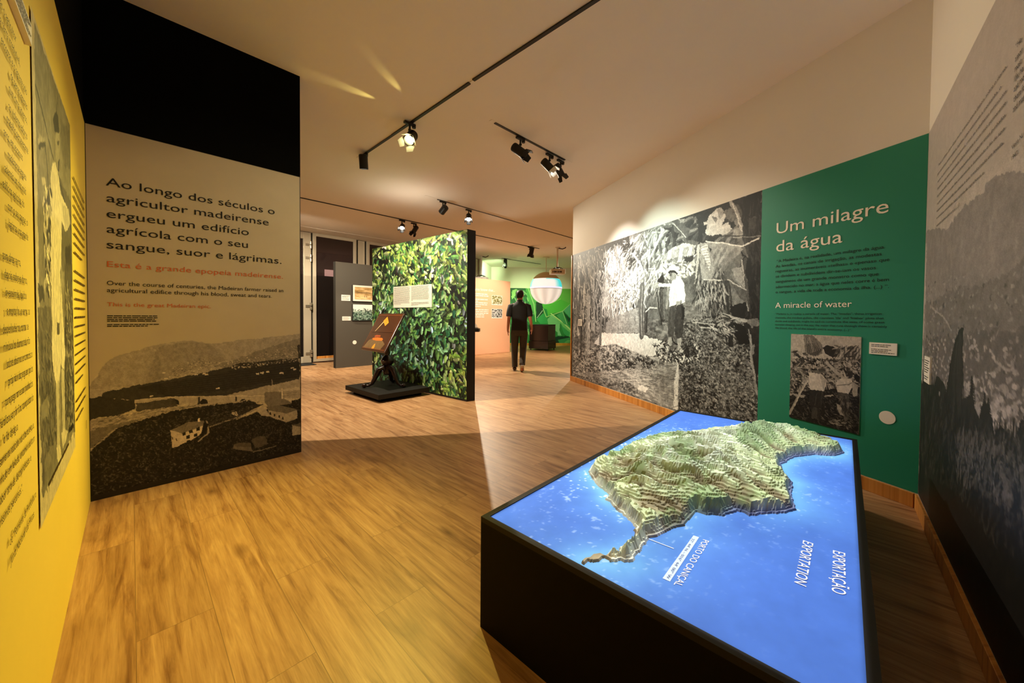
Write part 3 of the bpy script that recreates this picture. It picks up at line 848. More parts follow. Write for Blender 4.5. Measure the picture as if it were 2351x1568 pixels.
# houses
c.poly([(690, 942), (780, 962), (930, 905), (945, 930), (905, 975), (850, 1010), (740, 1060), (705, 1070)], S(.80))
c.poly([(690, 942), (780, 962), (740, 1060), (705, 1070)], S(.74))
c.poly([(690, 940), (820, 880), (945, 868), (935, 905), (780, 965)], S(.46)); c.line([(690, 942), (780, 965), (935, 905)], 1.5, S(.7))
c.line([(820, 880), (780, 963)], 1.2, S(.35))
for x, y in ((793, 967), (845, 950), (897, 930), (820, 993), (875, 978), (822, 1028)): c.poly([(x - 12, y - 10), (x + 12, y - 16), (x + 12, y + 8), (x - 12, y + 14)], S(.14))
for x, y in ((705, 1000), (735, 1010)): c.poly([(x - 4, y - 10), (x + 4, y - 8), (x + 4, y + 12), (x - 4, y + 12)], S(.3))
c.poly([(898, 852), (912, 852), (912, 875), (898, 875)], S(.9))
c.line([(960, 870), (975, 960), (900, 1020)], 3, S(.6)); c.poly([(940, 880), (975, 890), (940, 975), (915, 985)], S(.10))
c.poly([(1415, 770), (1560, 800), (1640, 790), (1640, 850), (1560, 880), (1440, 840)], S(.62)); c.poly([(1405, 760), (1520, 755), (1650, 785), (1560, 815), (1420, 790)], S(.42))
for x, y in ((1440, 815), (1470, 825), (1505, 835), (1535, 848)): c.poly([(x - 5, y - 9), (x + 6, y - 7), (x + 6, y + 12), (x - 5, y + 10)], S(.16))
c.poly([(1400, 725), (1540, 700), (1600, 715), (1600, 740), (1420, 765)], S(.45)); c.poly([(1540, 700), (1600, 695), (1600, 735)], S(.7))
c.poly([(1500, 640), (1660, 610), (1660, 640), (1520, 650)], S(.72), jit=1)
c.poly([(1330, 780), (1390, 770), (1450, 840), (1370, 830)], S(.65)); c.poly([(1600, 900), (1670, 915), (1670, 970), (1605, 980)], S(.62)); c.poly([(1600, 905), (1670, 880), (1670, 915)], S(.35))
c.poly([(1155, 1080), (1165, 1040), (1290, 1035), (1310, 1100)], S(.42)); c.poly([(1165, 1040), (1285, 1033), (1300, 1060), (1170, 1065)], S(.34))
c.poly([(1300, 1020), (1340, 990), (1400, 985), (1425, 1040), (1330, 1080)], S(.33), jit=1); c.line([(1310, 1105), (1480, 1060)], 2, S(.5))
bgm = 1 - c.region([(60, 628), (200, 440), (470, 330), (780, 270), (1000, 293), (1450, 240), (1700, 215), (1700, 1600), (60, 1600)])
keep_ = c.a.copy(); c.photo(1.2, 12, .08, 1.05, .04); c.a = c.a * (1 - bgm[..., None]) + keep_ * bgm[..., None]
c.mesh('valley_print', M['print'], gp, 0.0015)
z3 = zz(180, 270, 3.1365)
L = Lettering()
for t, a, b, cap in (('Ao longo dos s\u00e9culos o', (197, 488), (1413, 699), 20), ('agricultor madeirense', (203, 605), (1370, 778), 20), ('ergueu um edif\u00edcio', (203, 718), (1227, 849), 20), ('agr\u00edcola com o seu', (203, 828), (1220, 939), 20), ('sangue, suor e l\u00e1grimas.', (203, 940), (1462, 1054), 20)):
    L.line(PG, t, z3(*a), z3(*b), cap)
L.build('headline', M['ink'], gp)
L = Lettering()
for t, a, b, cap in (('Over the course of centuries, the Madeiran farmer raised an', (205, 1205), (1475, 1257), 10.3), ('agricultural edifice through his blood, sweat and tears.', (205, 1256), (1392, 1297), 10.3)):
    L.line(PG, t, z3(*a), z3(*b), cap)
L.build('paragraph', M['ink'], gp)
L = Lettering()
L.line(PG, 'Esta \u00e9 a grande epopeia madeirense.', z3(207, 1074), z3(1472, 1161), 13.8)
L.build('terracotta_line', M['terracotta_ink'], gp, 'terracotta Portuguese line')
L = Lettering()
L.line(PG, 'This is the great Madeiran epic.', z3(207, 1358), z3(953, 1372), 9.6)
L.build('terracotta_line', M['terracotta_ink'], gp, 'terracotta English line')
L = Lettering()
for k, (y, xe) in enumerate(((1430, 580), (1444, 570), (1457, 550), (1469, 560), (1494, 588), (1506, 500))):
    a, b = z3(207, y), z3(xe, y + 6)
    s0, z = PG.hit(*a); s1, _ = PG.hit(*b); L.bars(PG, s0, s1, z, 0.0056, seed=40 + k)
L.build('small_print', M['ink'], gp)

# ------------------------------------------------------------------ plantation mural on the right wall
sM = PM.hit(1747, 600)[0]
mu = thing('wall_mural', PM.P(sM / 2, 0.1), 'large black and white wall mural of a farmer among banana plants', 'wall mural')
c = Canvas(PM, 0.0, sM, HB + 0.004, HM, 800, 520, (.42, .42, .41))
c.zoom(1290, 420, 2.704)
K = lambda v: (v, v * 0.99, v * 0.965)
c.poly([(60, 440), (240, 400), (430, 330), (450, 560), (420, 700), (420, 860), (60, 940)], K(.40))
c.a += (c.noise(26, 60, 4) * .10)[..., None]
c.poly([(72, 445), (420, 325), (440, 420), (330, 440), (250, 470), (70, 480)], K(.20), .85, jit=2)
mkL = c.region([(72, 450), (430, 330), (450, 560), (420, 830), (200, 900), (72, 960)])
c.speckle(mkL, 340, (34, 96), (4, 11), 1.45, [K(.12), K(.18), K(.62), K(.70), K(.55), K(.40)], .8, .24, .22, True)
c.speckle(mkL, 420, (8, 26), (2, 5), 1.2, [K(.10), K(.2), K(.7), K(.8)], .8, .8)
c.poly([(290, 450), (350, 380), (400, 420), (420, 560), (470, 640), (440, 760), (300, 760), (260, 600)], K(.66), .45, jit=3)
mkB = c.region([(270, 400), (420, 380), (470, 640), (440, 800), (260, 800)])
c.speckle(mkB, 460, (14, 46), (3, 8), 1.5, [K(.84), K(.74), K(.88), K(.46), K(.30), K(.62)], .8, .5, .2, True)
c.poly([(420, 335), (470, 312), (640, 248), (700, 235), (690, 300), (640, 480), (600, 600), (500, 620), (450, 520)], K(.50), .8, jit=2)
mkC = c.region([(430, 330), (640, 248), (700, 240), (660, 420), (640, 600), (480, 680), (450, 520)])
c.speckle(mkC, 380, (24, 70), (5, 13), 1.9, [K(.75), K(.68), K(.32), K(.25), K(.6), K(.5)], .75, .6, .22, True)
c.speckle(c.region([(380, 370), (450, 340), (470, 470), (420, 520)]), 110, (20, 40), (2.5, 5), 2.3, [K(.08), K(.12), K(.55)], .9, .3, .2, True)
c.line([(540, 480), (590, 380), (640, 260)], 7, K(.74)); c.line([(440, 440), (500, 520), (530, 560)], 6, K(.72)); c.line([(510, 540), (470, 420)], 4, K(.3))
c.poly([(250, 640), (470, 600), (470, 740), (250, 760)], K(.70), .5, jit=3)
c.speckle(c.region([(300, 590), (480, 560), (480, 720), (300, 740)]), 300, (6, 20), (1.5, 3.5), 2.4, [K(.2), K(.85), K(.9), K(.4)], .85, .9)
# ground
full = [(72, 960), (200, 920), (480, 820), (640, 860), (760, 760), (900, 740), (1230, 830), (1225, 1490), (700, 1420), (64, 1210)]
c.poly(full, K(.44), jit=2)
c.ground(c.region(full), K(.26), K(.60), 12, 6, 3)
c.poly([(240, 930), (480, 935), (640, 990), (620, 1050), (560, 1080), (430, 1060), (200, 1000)], K(.80), jit=1.5)
c.poly([(280, 990), (480, 1080), (620, 1080), (600, 1130), (380, 1080), (250, 1040)], K(.72), .8, jit=1.5)
c.ground(c.region([(400, 800), (480, 770), (480, 930), (270, 930), (280, 860)]), K(.48), K(.66), 9, 4, 2.5)
g0 = c.region([(72, 1040), (330, 1000), (600, 1110), (560, 1200), (480, 1190), (300, 1185), (70, 1180)])
c.ground(g0, K(.20), K(.74), 9, 5, 4.5, .02)
c.ground(c.region([(330, 1060), (590, 1110), (560, 1165), (360, 1150)]), K(.08), K(.62), 10, 5, 6, .08, .9)
c.poly([(70, 1175), (300, 1180), (480, 1190), (560, 1140), (720, 1110), (724, 1410), (520, 1340), (400, 1290), (250, 1240)], K(.52), jit=1.5)
c.ground(c.region([(70, 1180), (560, 1150), (720, 1110), (724, 1410), (520, 1340), (250, 1240)]), K(.40), K(.70), 26, 4, 3.5)
c.ground(c.region([(70, 1195), (400, 1225), (520, 1320), (400, 1290), (250, 1245), (70, 1215)]), K(.22), K(.62), 8, 5, 5)
c.poly([(600, 1240), (700, 1200), (712, 1410), (560, 1360)], K(.46), .55, jit=2)
for x in (600, 640, 672): c.line([(x, 1250), (x + 18, 1400)], 8, K(.68), .35)
c.poly([(700, 1230), (718, 1130), (728, 1130), (722, 1412), (692, 1405)], K(.80), jit=1)
c.poly([(480, 1250), (540, 1270), (520, 1300), (470, 1280)], K(.80), jit=1); c.line([(380, 1225), (560, 1220)], 4, K(.74), .8)
# ground right
gR = c.region([(728, 1115), (760, 880), (900, 760), (1200, 850), (1222, 1490), (728, 1415)])
c.ground(gR, K(.15), K(.52), 9, 5, 4, .04)
c.ground(c.region([(900, 1160), (1180, 1180), (1190, 1320), (1000, 1330)]), K(.34), K(.58), 16, 5, 3, 0, .8)
c.ground(c.region([(728, 1120), (800, 1090), (900, 1180), (1010, 1420), (730, 1410)]), K(.10), K(.50), 8, 6, 5, .06)
c.ground(c.region([(760, 740), (900, 750), (1000, 810), (960, 860), (780, 880)]), K(.36), K(.56), 10, 4, 3)
for q in (((880, 1160), (1000, 1260), (1090, 1360)), ((960, 1310), (1080, 1400)), ((900, 1050), (1060, 1040)), ((860, 1130), (930, 1170))): c.line(q, 2.0, K(.66), .7)
c.speckle(gR, 3600, (3, 8), (1.2, 3), .25, [K(.06), K(.10), K(.5), K(.62), K(.72), K(.3)], .75, 1.1)
c.speckle(g0, 700, (3, 8), (1.4, 3.2), .2, [K(.10), K(.16), K(.8), K(.86), K(.6)], .8, 1.2)
c.speckle(c.region([(70, 1180), (560, 1150), (720, 1110), (724, 1410), (520, 1340), (250, 1240)]), 420, (8, 24), (1, 2.2), -.15, [K(.74), K(.82), K(.3), K(.62)], .6, .2)
# trunks
def trunk(pts, w, v, n=5):
    c.line(pts, w, K(v))
    for k in range(n):
        o = RNG.uniform(-w * .8, w * .8); c.line([(x + o, y) for x, y in pts], RNG.uniform(1, 2.4), K(RNG.choice([v * .45, v + .22, v + .32])), .7)
trunk([(120, 880), (118, 1075)], 9, .28); trunk([(165, 700), (160, 870), (160, 1060)], 13, .58); trunk([(245, 760), (240, 1000)], 12, .38); trunk([(345, 720), (350, 900)], 8, .40)
trunk([(200, 560), (205, 930)], 10, .56); trunk([(300, 700), (305, 850)], 7, .6); trunk([(95, 500), (90, 700), (108, 900)], 12, .30)
trunk([(500, 640), (492, 800), (495, 950)], 20, .36, 9); trunk([(525, 790), (520, 920)], 14, .26); trunk([(622, 660), (628, 845)], 17, .20, 7); trunk([(660, 640), (650, 780)], 8, .5)
c.line([(520, 800), (545, 775), (590, 775)], 4, K(.75)); c.line([(590, 680), (610, 820), (620, 880)], 4, K(.18))
trunk([(935, 610), (945, 700), (950, 818)], 20, .16, 7); trunk([(905, 640), (905, 795)], 12, .30); trunk([(850, 600), (850, 755)], 9, .45); trunk([(1015, 640), (1030, 820)], 26, .24, 8); trunk([(985, 600), (990, 760)], 12, .14)
c.poly([(780, 500), (860, 480), (1000, 470), (1010, 640), (1000, 760), (960, 700), (800, 700)], K(.22), .35, jit=2)
c.speckle(c.region([(820, 580), (1000, 470), (1010, 760), (830, 740)]), 260, (10, 34), (1.5, 4), 1.5, [K(.06), K(.62), K(.7), K(.16), K(.4)], .8, .3)
# right dark mass
c.poly([(1110, 100), (1240, 30), (1240, 850), (1130, 850), (1060, 830), (1040, 760), (1130, 740), (1150, 600), (1110, 420), (1130, 250)], K(.10), jit=1.6)
c.speckle(c.region([(1120, 100), (1235, 60), (1235, 860), (1160, 860), (1150, 500)]), 240, (20, 60), (2, 5), 1.5, [K(.05), K(.18), K(.24), K(.07)], .7, .25)
c.line([(1140, 470), (1130, 560), (1150, 650), (1160, 780)], 7, K(.32)); c.line([(1120, 480), (1140, 700), (1160, 790)], 2.2, K(.7)); c.poly([(1165, 215), (1200, 210), (1205, 290), (1160, 290)], K(.26), jit=1.5)
# leaves at the top right
c.poly([(690, 235), (880, 165), (1060, 100), (1130, 90), (1130, 340), (900, 360), (760, 345), (690, 290)], K(.16), jit=1.6)
c.speckle(c.region([(690, 235), (880, 165), (900, 340), (760, 345)]), 110, (30, 74), (8, 17), 2.5, [K(.07), K(.1), K(.28), K(.5), K(.2)], .85, .5, .3, True)
c.speckle(c.region([(690, 240), (1110, 110), (1120, 340), (900, 350)]), 70, (40, 90), (10, 22), 2.2, [K(.09), K(.14), K(.34), K(.24), K(.44)], .8, .7, .25, True)
c.poly([(690, 240), (720, 230), (800, 290), (780, 345), (700, 300)], K(.34), jit=1); c.line([(690, 250), (770, 335)], 2.5, K(.7)); c.poly([(720, 225), (770, 220), (740, 250)], K(.6), jit=1)
c.poly([(880, 240), (930, 190), (985, 145), (1020, 200), (1000, 260), (1035, 240), (1060, 280), (1030, 320), (900, 325), (890, 300)], K(.74), jit=1)
c.poly([(960, 170), (990, 150), (1010, 180), (985, 230)], K(.58)); c.poly([(1000, 180), (1060, 150), (1090, 220), (1050, 250)], K(.40), jit=1); c.poly([(930, 205), (970, 220), (955, 250)], K(.45))
c.line([(1050, 120), (1085, 180), (1110, 260), (1115, 330)], 8, K(.60)); c.line([(1060, 130), (1120, 300)], 2, K(.8)); c.poly([(1060, 290), (1110, 270), (1118, 345), (1060, 340)], K(.6), jit=1)
c.poly([(840, 270), (905, 255), (890, 320), (845, 300)], K(.10), jit=1); c.poly([(870, 190), (930, 175), (900, 240), (850, 240)], K(.12), jit=1.4)
c.line([(905, 330), (1235, 330)], 2.6, K(.22)); c.line([(1120, 335), (1230, 330)], 1.6, K(.55))
# big leaves
c.poly([(896, 362), (1000, 375), (1110, 392), (1127, 412), (1100, 448), (1060, 468), (1010, 476), (960, 458), (925, 405)], K(.58), jit=.8); c.line([(895, 362), (1000, 373), (1120, 392), (1225, 340)], 3, K(.82)); c.speckle(c.region([(930, 385), (1110, 400), (1080, 450), (970, 455)]), 60, (26, 60), (5, 10), 2.2, [K(.44), K(.66), K(.52)], .55, .12)
c.poly([(860, 375), (905, 372), (940, 480), (948, 560), (920, 620), (900, 590), (870, 600), (855, 480)], K(.60), jit=.8); c.poly([(862, 400), (900, 380), (925, 500), (920, 560), (890, 470)], K(.80), jit=.8)
for k in range(9): c.line([(866 + k * 4, 405 + k * 16), (905 + k * 2.5, 395 + k * 17)], 1.6, K(.42), .7)
c.poly([(840, 385), (858, 380), (850, 500), (836, 590), (828, 590), (836, 480)], K(.72)); c.poly([(780, 350), (850, 365), (840, 410), (790, 390)], K(.36), jit=1); c.line([(880, 600), (985, 605)], 3, K(.75))
c.poly([(610, 500), (640, 440), (700, 395), (770, 370), (830, 385), (820, 450), (700, 465), (640, 480)], K(.70), jit=1)
for k in range(24): x = 640 + k * 8; c.line([(x, 400 - (k - 4) * 1.5 + 20), (x - 12, 480)], 2, K(RNG.choice([.35, .9, .5])), .7)
c.poly([(560, 560), (640, 500), (760, 480), (830, 470), (820, 560), (740, 600), (620, 600)], K(.74), .9, jit=2); c.speckle(c.region([(580, 560), (640, 500), (820, 470), (800, 560), (640, 600)]), 120, (8, 22), (2, 5), .6, [K(.3), K(.9), K(.95), K(.4)], .8, .9)
c.poly([(770, 455), (820, 455), (810, 490), (760, 495)], K(.2), jit=1.4); c.poly([(590, 610), (625, 565), (640, 600), (620, 620)], K(.16), jit=1.2)
c.poly([(1040, 600), (1060, 600), (1150, 665), (1150, 745), (1100, 710)], K(.36), jit=.8); c.line([(1030, 600), (1145, 665)], 2.4, K(.7)); c.poly([(1060, 540), (1115, 515), (1125, 600), (1140, 650), (1080, 610)], K(.60), jit=1)
# stump and fallen leaves right
c.poly([(1130, 850), (1180, 845), (1215, 840), (1228, 850), (1228, 1010), (1220, 1300), (1205, 1310), (1195, 1150), (1180, 1080), (1172, 960), (1140, 900)], K(.16), jit=1); c.poly([(1135, 850), (1215, 842), (1225, 880), (1180, 900)], K(.45), jit=1)
c.line([(1172, 950), (1176, 1080), (1195, 1190), (1212, 1310)], 5, K(.55)); c.line([(1160, 910), (1180, 1040)], 2, K(.6)); c.poly([(1180, 1010), (1195, 1000), (1195, 1060), (1178, 1070)], K(.5))
c.line([(1000, 818), (1060, 835), (1140, 858)], 8, K(.62)); c.line([(1000, 815), (1070, 850)], 3, K(.2)); c.poly([(820, 865), (920, 880), (1005, 885), (1000, 905), (900, 905)], K(.2), jit=.8); c.line([(818, 866), (1010, 884)], 2.4, K(.72)); c.line([(860, 895), (960, 905)], 3, K(.7))
c.line([(1048, 860), (1050, 1005)], 12, K(.16)); c.poly([(1070, 870), (1130, 880), (1170, 1000), (1100, 1000), (1075, 950)], K(.07), jit=1.2); c.speckle(c.region([(900, 860), (1040, 850), (1040, 940), (920, 940)]), 60, (10, 26), (2, 4), .3, [K(.75), K(.15), K(.6)], .85, .7)
# the farmer
c.poly([(690, 590), (730, 580), (760, 620), (768, 700), (762, 740), (700, 770), (668, 772), (664, 700), (676, 630)], K(.90)); c.poly([(700, 610), (720, 620), (712, 740), (690, 750)], K(.80), .6, jit=1)
c.poly([(585, 625), (680, 622), (686, 646), (590, 645)], K(.86)); c.poly([(575, 620), (600, 622), (600, 650), (580, 648)], K(.6))
c.poly([(660, 545), (668, 520), (690, 508), (715, 520), (732, 565), (715, 572), (700, 548), (670, 560)], K(.90)); c.poly([(658, 555), (672, 542), (700, 540), (722, 562), (716, 572), (694, 556), (668, 566)], K(.14))
c.poly([(670, 562), (694, 556), (712, 574), (708, 600), (686, 606), (672, 590)], K(.55)); c.poly([(672, 562), (684, 560), (684, 580), (672, 578)], K(.35))
c.poly([(712, 735), (740, 730), (745, 760), (722, 850), (700, 852), (700, 820)], K(.62)); c.line([(742, 730), (720, 830)], 2, K(.3))
c.poly([(668, 770), (712, 756), (704, 850), (694, 950), (660, 958), (660, 880)], K(.30), jit=.7); c.poly([(712, 760), (750, 745), (760, 800), (750, 960), (722, 975), (702, 940), (700, 855)], K(.24), jit=.7); c.poly([(742, 760), (765, 775), (760, 850), (745, 850)], K(.12))
c.poly([(662, 958), (686, 955), (676, 1040), (654, 1040)], K(.64)); c.poly([(718, 970), (745, 962), (742, 1045), (720, 1055)], K(.62)); c.line([(684, 960), (690, 985), (704, 1000), (718, 1003)], 3.5, K(.08))
c.speckle(c.region([(560, 1010), (640, 985), (700, 1050), (850, 1000), (860, 1090), (740, 1120), (600, 1085)]), 420, (6, 15), (2, 5), .4, [K(.05), K(.1), K(.75), K(.6), K(.86), K(.3)], .9, 1.1)
c.poly([(740, 1010), (820, 1000), (850, 1060), (780, 1090)], K(.10), .6, jit=2)
c.photo(1.3, 9, .12, 1.22, .06)
c.mesh('mural_print', M['print'], mu, 0.0015); collapse(mu)
L1 = PM.hit(1328.5, 748); L2 = PM.hit(1337, 734)
card('caption_label', PM, L1[0], L2[0], L1[1], L2[1] + 0.01, 0.008, 'small cream caption card on the plantation mural near the oak trim', off=0.002, rows=4, seed=8)

# ------------------------------------------------------------------ green panel of the same wall
gr = thing('wall_graphic', PM.P((sM + LCD) / 2, 0.1), 'teal green wall graphic with white headings and black text', 'wall graphic')
MB().slab(PM, sM, LCD - 0.002, HB + 0.004, HM, 0.0, 0.0015).build('film', M['green_film'], gr)
z6 = zz(1760, 430, 4.6125)
L = Lettering()
for t, a, b, cap in (('Um milagre', (108, 496), (1295, 263), 26.5), ('da \u00e1gua', (105, 686), (805, 583), 26.5)):
    L.line(PM, t, z6(*a), z6(*b), cap)
L.build('heading', M['white_ink'], gr, 'large white heading lettering')
L = Lettering(); L.line(PM, 'A miracle of water', z6(95, 1278), z6(905, 1266), 13); L.build('heading', M['white_ink'], gr, 'small white English heading')
L = Lettering()
for t, a, b, cap in (('\u201cA Madeira \u00e9, na realidade, um milagre da \u00e1gua.', (110, 797), (1258, 645), 6.4), ('As levadas, os canais de irriga\u00e7\u00e3o, as modestas', (98, 852), (1222, 720), 6.4), ('regueiras, as inumer\u00e1veis \u00abtelhas\u00bb e \u00abpenas\u00bb que', (98, 904), (1305, 779), 6.4),
                     ('se dividem e subdividem dir-se-iam os vasos', (98, 958), (1160, 866), 6.4), ('sangu\u00edneos de um grande monstro como que', (98, 1013), (1187, 933), 6.4), ('adormecido no mar; a \u00e1gua que neles corre \u00e9 bem', (98, 1069), (1298, 991), 6.4), ('o sangue, a vida de toda a economia da ilha. (...) \u201d.', (98, 1123), (1298, 1066), 6.4)):
    L.line(PM, t, z6(*a), z6(*b), cap)
L.build('paragraph', M['ink'], gr)
L = Lettering()
for t, a, b, cap in (('\u201cMadeira is, in reality, a miracle of water. The \u201clevadas\u201d, these irrigation', (95, 1350), (1222, 1350), 4.4), ("channels, the modest gullies, the countless 'tile' and 'feather' plots that", (93, 1389), (1243, 1398), 4.4), ('divide and subdivide, might be said to constitute the veins of some great', (93, 1426), (1253, 1441), 4.4),
                     ('monster sleeping out in the sea; the water that runs through them is certainly', (93, 1461), (1280, 1487), 4.4), ("the blood, the life of the island's entire economy. (...)\u201d.", (93, 1496), (905, 1523), 4.4)):
    L.line(PM, t, z6(*a), z6(*b), cap)
L.build('paragraph', M['ink'], gr)
# photograph on it
s0, zt0 = PM.hit(1817.9, 766.5); s1, _ = PM.hit(1976, 885); zb0 = PM.hit(1814, 957)[1]
pp = thing('photo_print', PM.P((s0 + s1) / 2, zb0), 'sepia photograph of two men in white shirts, on the green wall', 'photograph')
c = Canvas(PM, s0, s1, zb0, zt0, 230, 300, (.5, .47, .42))
c.zoom(1800, 750, 6.03)
Q = lambda v: (v, v * .95, v * .88)
c.a += (c.noise(30, 30, 4) * .06)[..., None]
c.poly([(105, 100), (1090, 145), (1090, 460), (100, 560)], Q(.66), jit=1)
c.poly([(280, 110), (420, 120), (540, 250), (540, 370), (420, 410), (320, 380), (290, 250)], Q(.44), jit=1); c.poly([(310, 240), (420, 220), (520, 320), (480, 400), (330, 390)], Q(.26), .8, jit=1.4)
for k in range(16): c.line([(300 + k * 9, 130 + k * 3), (330 + k * 12, 380 - k * 4)], 1.6, Q(RNG.choice([.62, .7, .2])), .7)
c.poly([(540, 130), (760, 200), (780, 300), (700, 320), (600, 260)], Q(.62), jit=1); c.poly([(540, 290), (620, 250), (800, 320), (780, 400), (690, 430), (590, 380)], Q(.15), jit=1)
c.speckle(c.region([(780, 260), (1090, 250), (1090, 450), (820, 440)]), 160, (16, 44), (3, 7), 1.9, [Q(.7), Q(.3), Q(.62), Q(.2)], .8, .5)
c.poly([(105, 330), (300, 340), (380, 420), (240, 540), (105, 560)], Q(.60), jit=1); c.speckle(c.region([(105, 340), (360, 380), (240, 540), (105, 560)]), 60, (14, 34), (3, 8), .4, [Q(.7), Q(.24), Q(.16)], .8, .6)
c.poly([(105, 560), (380, 470), (700, 440), (1090, 470), (1080, 800), (90, 900)], Q(.30), jit=2)
c.speckle(c.region([(105, 540), (700, 440), (1080, 460), (1075, 820), (95, 900)]), 900, (8, 26), (2, 5.5), .5, [Q(.08), Q(.62), Q(.7), Q(.2), Q(.5)], .85, .9)
c.speckle(c.region([(380, 430), (540, 430), (480, 590), (350, 590)]), 90, (9, 15), (3.5, 6), 1.2, [Q(.08), Q(.66), Q(.4)], .95, .4)
c.poly([(80, 920), (500, 870), (1070, 830), (1060, 1510), (80, 1260)], Q(.12), jit=1.5)
c.speckle(c.region([(80, 920), (1070, 850), (1060, 1510), (80, 1260)]), 900, (5, 18), (1.5, 3.5), .3, [Q(.05), Q(.3), Q(.42), Q(.2), Q(.07)], .8, .7)
c.poly([(90, 915), (300, 950), (290, 985), (90, 945)], Q(.6), jit=1.4); c.poly([(570, 950), (700, 945), (690, 960), (570, 968)], Q(.64), jit=1)
c.line([(330, 740), (250, 880), (150, 1080), (85, 1200)], 9, Q(.60)); c.line([(335, 745), (255, 890), (160, 1080)], 3, Q(.75))
c.poly([(360, 640), (500, 640), (560, 690), (600, 760), (580, 850), (560, 900), (370, 865), (345, 780)], Q(.74)); c.poly([(500, 650), (590, 740), (560, 890), (530, 760)], Q(.58), .7, jit=1)
c.poly([(345, 610), (470, 600), (500, 570), (590, 580), (590, 640), (500, 650), (430, 630)], Q(.40), jit=1); c.poly([(480, 580), (570, 580), (590, 620), (500, 625)], Q(.28))
c.poly([(370, 868), (560, 890), (555, 1000), (530, 1120), (430, 1115), (380, 1160), (360, 1000)], Q(.17), jit=1); c.poly([(400, 1120), (470, 1125), (470, 1280), (390, 1260)], Q(.26), jit=1); c.poly([(470, 1130), (510, 1125), (500, 1290), (480, 1280)], Q(.18))
c.line([(460, 930), (440, 1090)], 2, Q(.3)); c.line([(540, 900), (520, 1100)], 2, Q(.28))
c.poly([(745, 720), (850, 705), (950, 730), (970, 790), (930, 880), (905, 930), (750, 900), (735, 800)], Q(.72)); c.line([(750, 810), (900, 800), (960, 770)], 3, Q(.45)); c.poly([(950, 770), (1030, 800), (1025, 960), (960, 960)], Q(.58), jit=1)
c.line([(760, 720), (690, 690), (610, 630)], 8, Q(.55)); c.line([(840, 710), (720, 620), (600, 500)], 9, Q(.62)); c.poly([(880, 680), (900, 620), (960, 610), (980, 660), (930, 720)], Q(.18), jit=1); c.poly([(1000, 640), (1070, 700), (1060, 780), (980, 730)], Q(.06), jit=1)
c.poly([(750, 905), (900, 925), (905, 1080), (935, 1280), (850, 1290), (810, 1150), (790, 1020)], Q(.30), jit=1); c.poly([(740, 1060), (800, 1100), (840, 1240), (790, 1220), (750, 1140)], Q(.58), jit=.8); c.speckle(c.region([(760, 930), (900, 930), (930, 1280), (840, 1280)]), 70, (10, 24), (2, 5), 1.4, [Q(.16), Q(.42)], .7, .4)
c.speckle(c.region([(600, 1290), (900, 1290), (900, 1380), (640, 1340)]), 60, (8, 18), (2, 4), .2, [Q(.6), Q(.5), Q(.1)], .8, .5)
c.photo(1.1, 9, .09, 1.12, .04)
MB().slab(PM, s0, s1, zb0, zt0, 0.002, 0.007).build('backing_board', M['label'], pp)
c.mesh('printed_picture', M['print'], pp, 0.0078)
a0, b0 = PM.hit(1998, 785.5), PM.hit(2061, 817)
ztl = a0[1]; zbl = PM.hit(1998, 812)[1]
card('caption_label', PM, a0[0], b0[0], zbl, ztl, 0.008, 'white caption card on the green wall beside the sepia photograph', off=0.002, rows=6, seed=4, top_gap=2)
ce = PM.hit(2037.5, 958.5); rr = abs(PM.hit(2057, 960)[0] - PM.hit(2018.5, 958)[0]) / 2
def disc(name, pl, s, z, r, th, m, parent=None, off=0.002):
    mb = MB(); n = 40
    ring = lambda o: [pl.P(s + r * math.cos(2 * PI * k / n), z + r * math.sin(2 * PI * k / n), o) for k in range(n)]
    mb.rings([ring(off), ring(off + th)]); return mb.build(name, m, parent)
tag(disc('round_sticker', PM, ce[0], ce[1], rr, 0.002, M['label']), 'round cream sticker low on the green wall', 'sticker')

# ------------------------------------------------------------------ mountain mural on the near right wall
SR = 3.1
mr = thing('wall_mural', PR.P(1.5, 0.1), 'dark valley wall mural with a mountain ridge under a black quotation', 'wall mural')
c = Canvas(PR, 0.003, SR, HB + 0.004, HM, 420, 560, (.70, .665, .64))
c.zoom(2090, 0, 2.0)
U = lambda v: (v, v * .95, v * .94)
c.a += (c.noise(60, 60, 4) * .012)[..., None]
ridge = [(75, 1060), (130, 1045), (175, 1052), (220, 980), (250, 940), (330, 890), (355, 850), (370, 825), (430, 800), (490, 788), (540, 790), (700, 700), (700, 3200), (60, 3200)]
c.poly(ridge, U(.545), jit=1.3)
c.a += (c.noise(30, 40, 4) * .03 * c.region(ridge))[..., None]
low = [(65, 1400), (200, 1330), (380, 1300), (522, 1180), (700, 1100), (700, 3200), (60, 3200)]
c.poly(low, U(.42), .6, jit=2)
c.poly([(60, 1560), (522, 1500), (700, 1500), (700, 3200), (60, 3200)], U(.38), .7, jit=2)
c.speckle(c.region([(70, 1300), (522, 1180), (700, 1150), (700, 2500), (70, 2000)]), 620, (2, 6), (1.5, 4), .3, [U(.62), U(.66), U(.56), U(.3)], .8, .8)
c.speckle(c.region([(70, 1560), (522, 1500), (522, 2500), (70, 2300)]), 420, (3, 8), (2, 5), .3, [U(.66), U(.72), U(.6)], .8, .8)
for q in (((380, 1640), (440, 1690), (480, 1700)), ((100, 1410), (150, 1450), (190, 1520)), ((400, 1820), (440, 1900), (470, 1980)), ((470, 1870), (522, 1840))): c.line(q, 2.4, U(.68), .8)
c.poly([(370, 1760), (440, 1840), (500, 1980), (470, 2000), (400, 1950), (380, 1850)], U(.60), .8, jit=2)
c.speckle(c.region([(250, 1740), (500, 1760), (470, 2010), (260, 1900)]), 160, (4, 10), (2, 6), .9, [U(.72), U(.62), U(.4)], .85, .9)
c.zoom(2100, 780, 3.92)
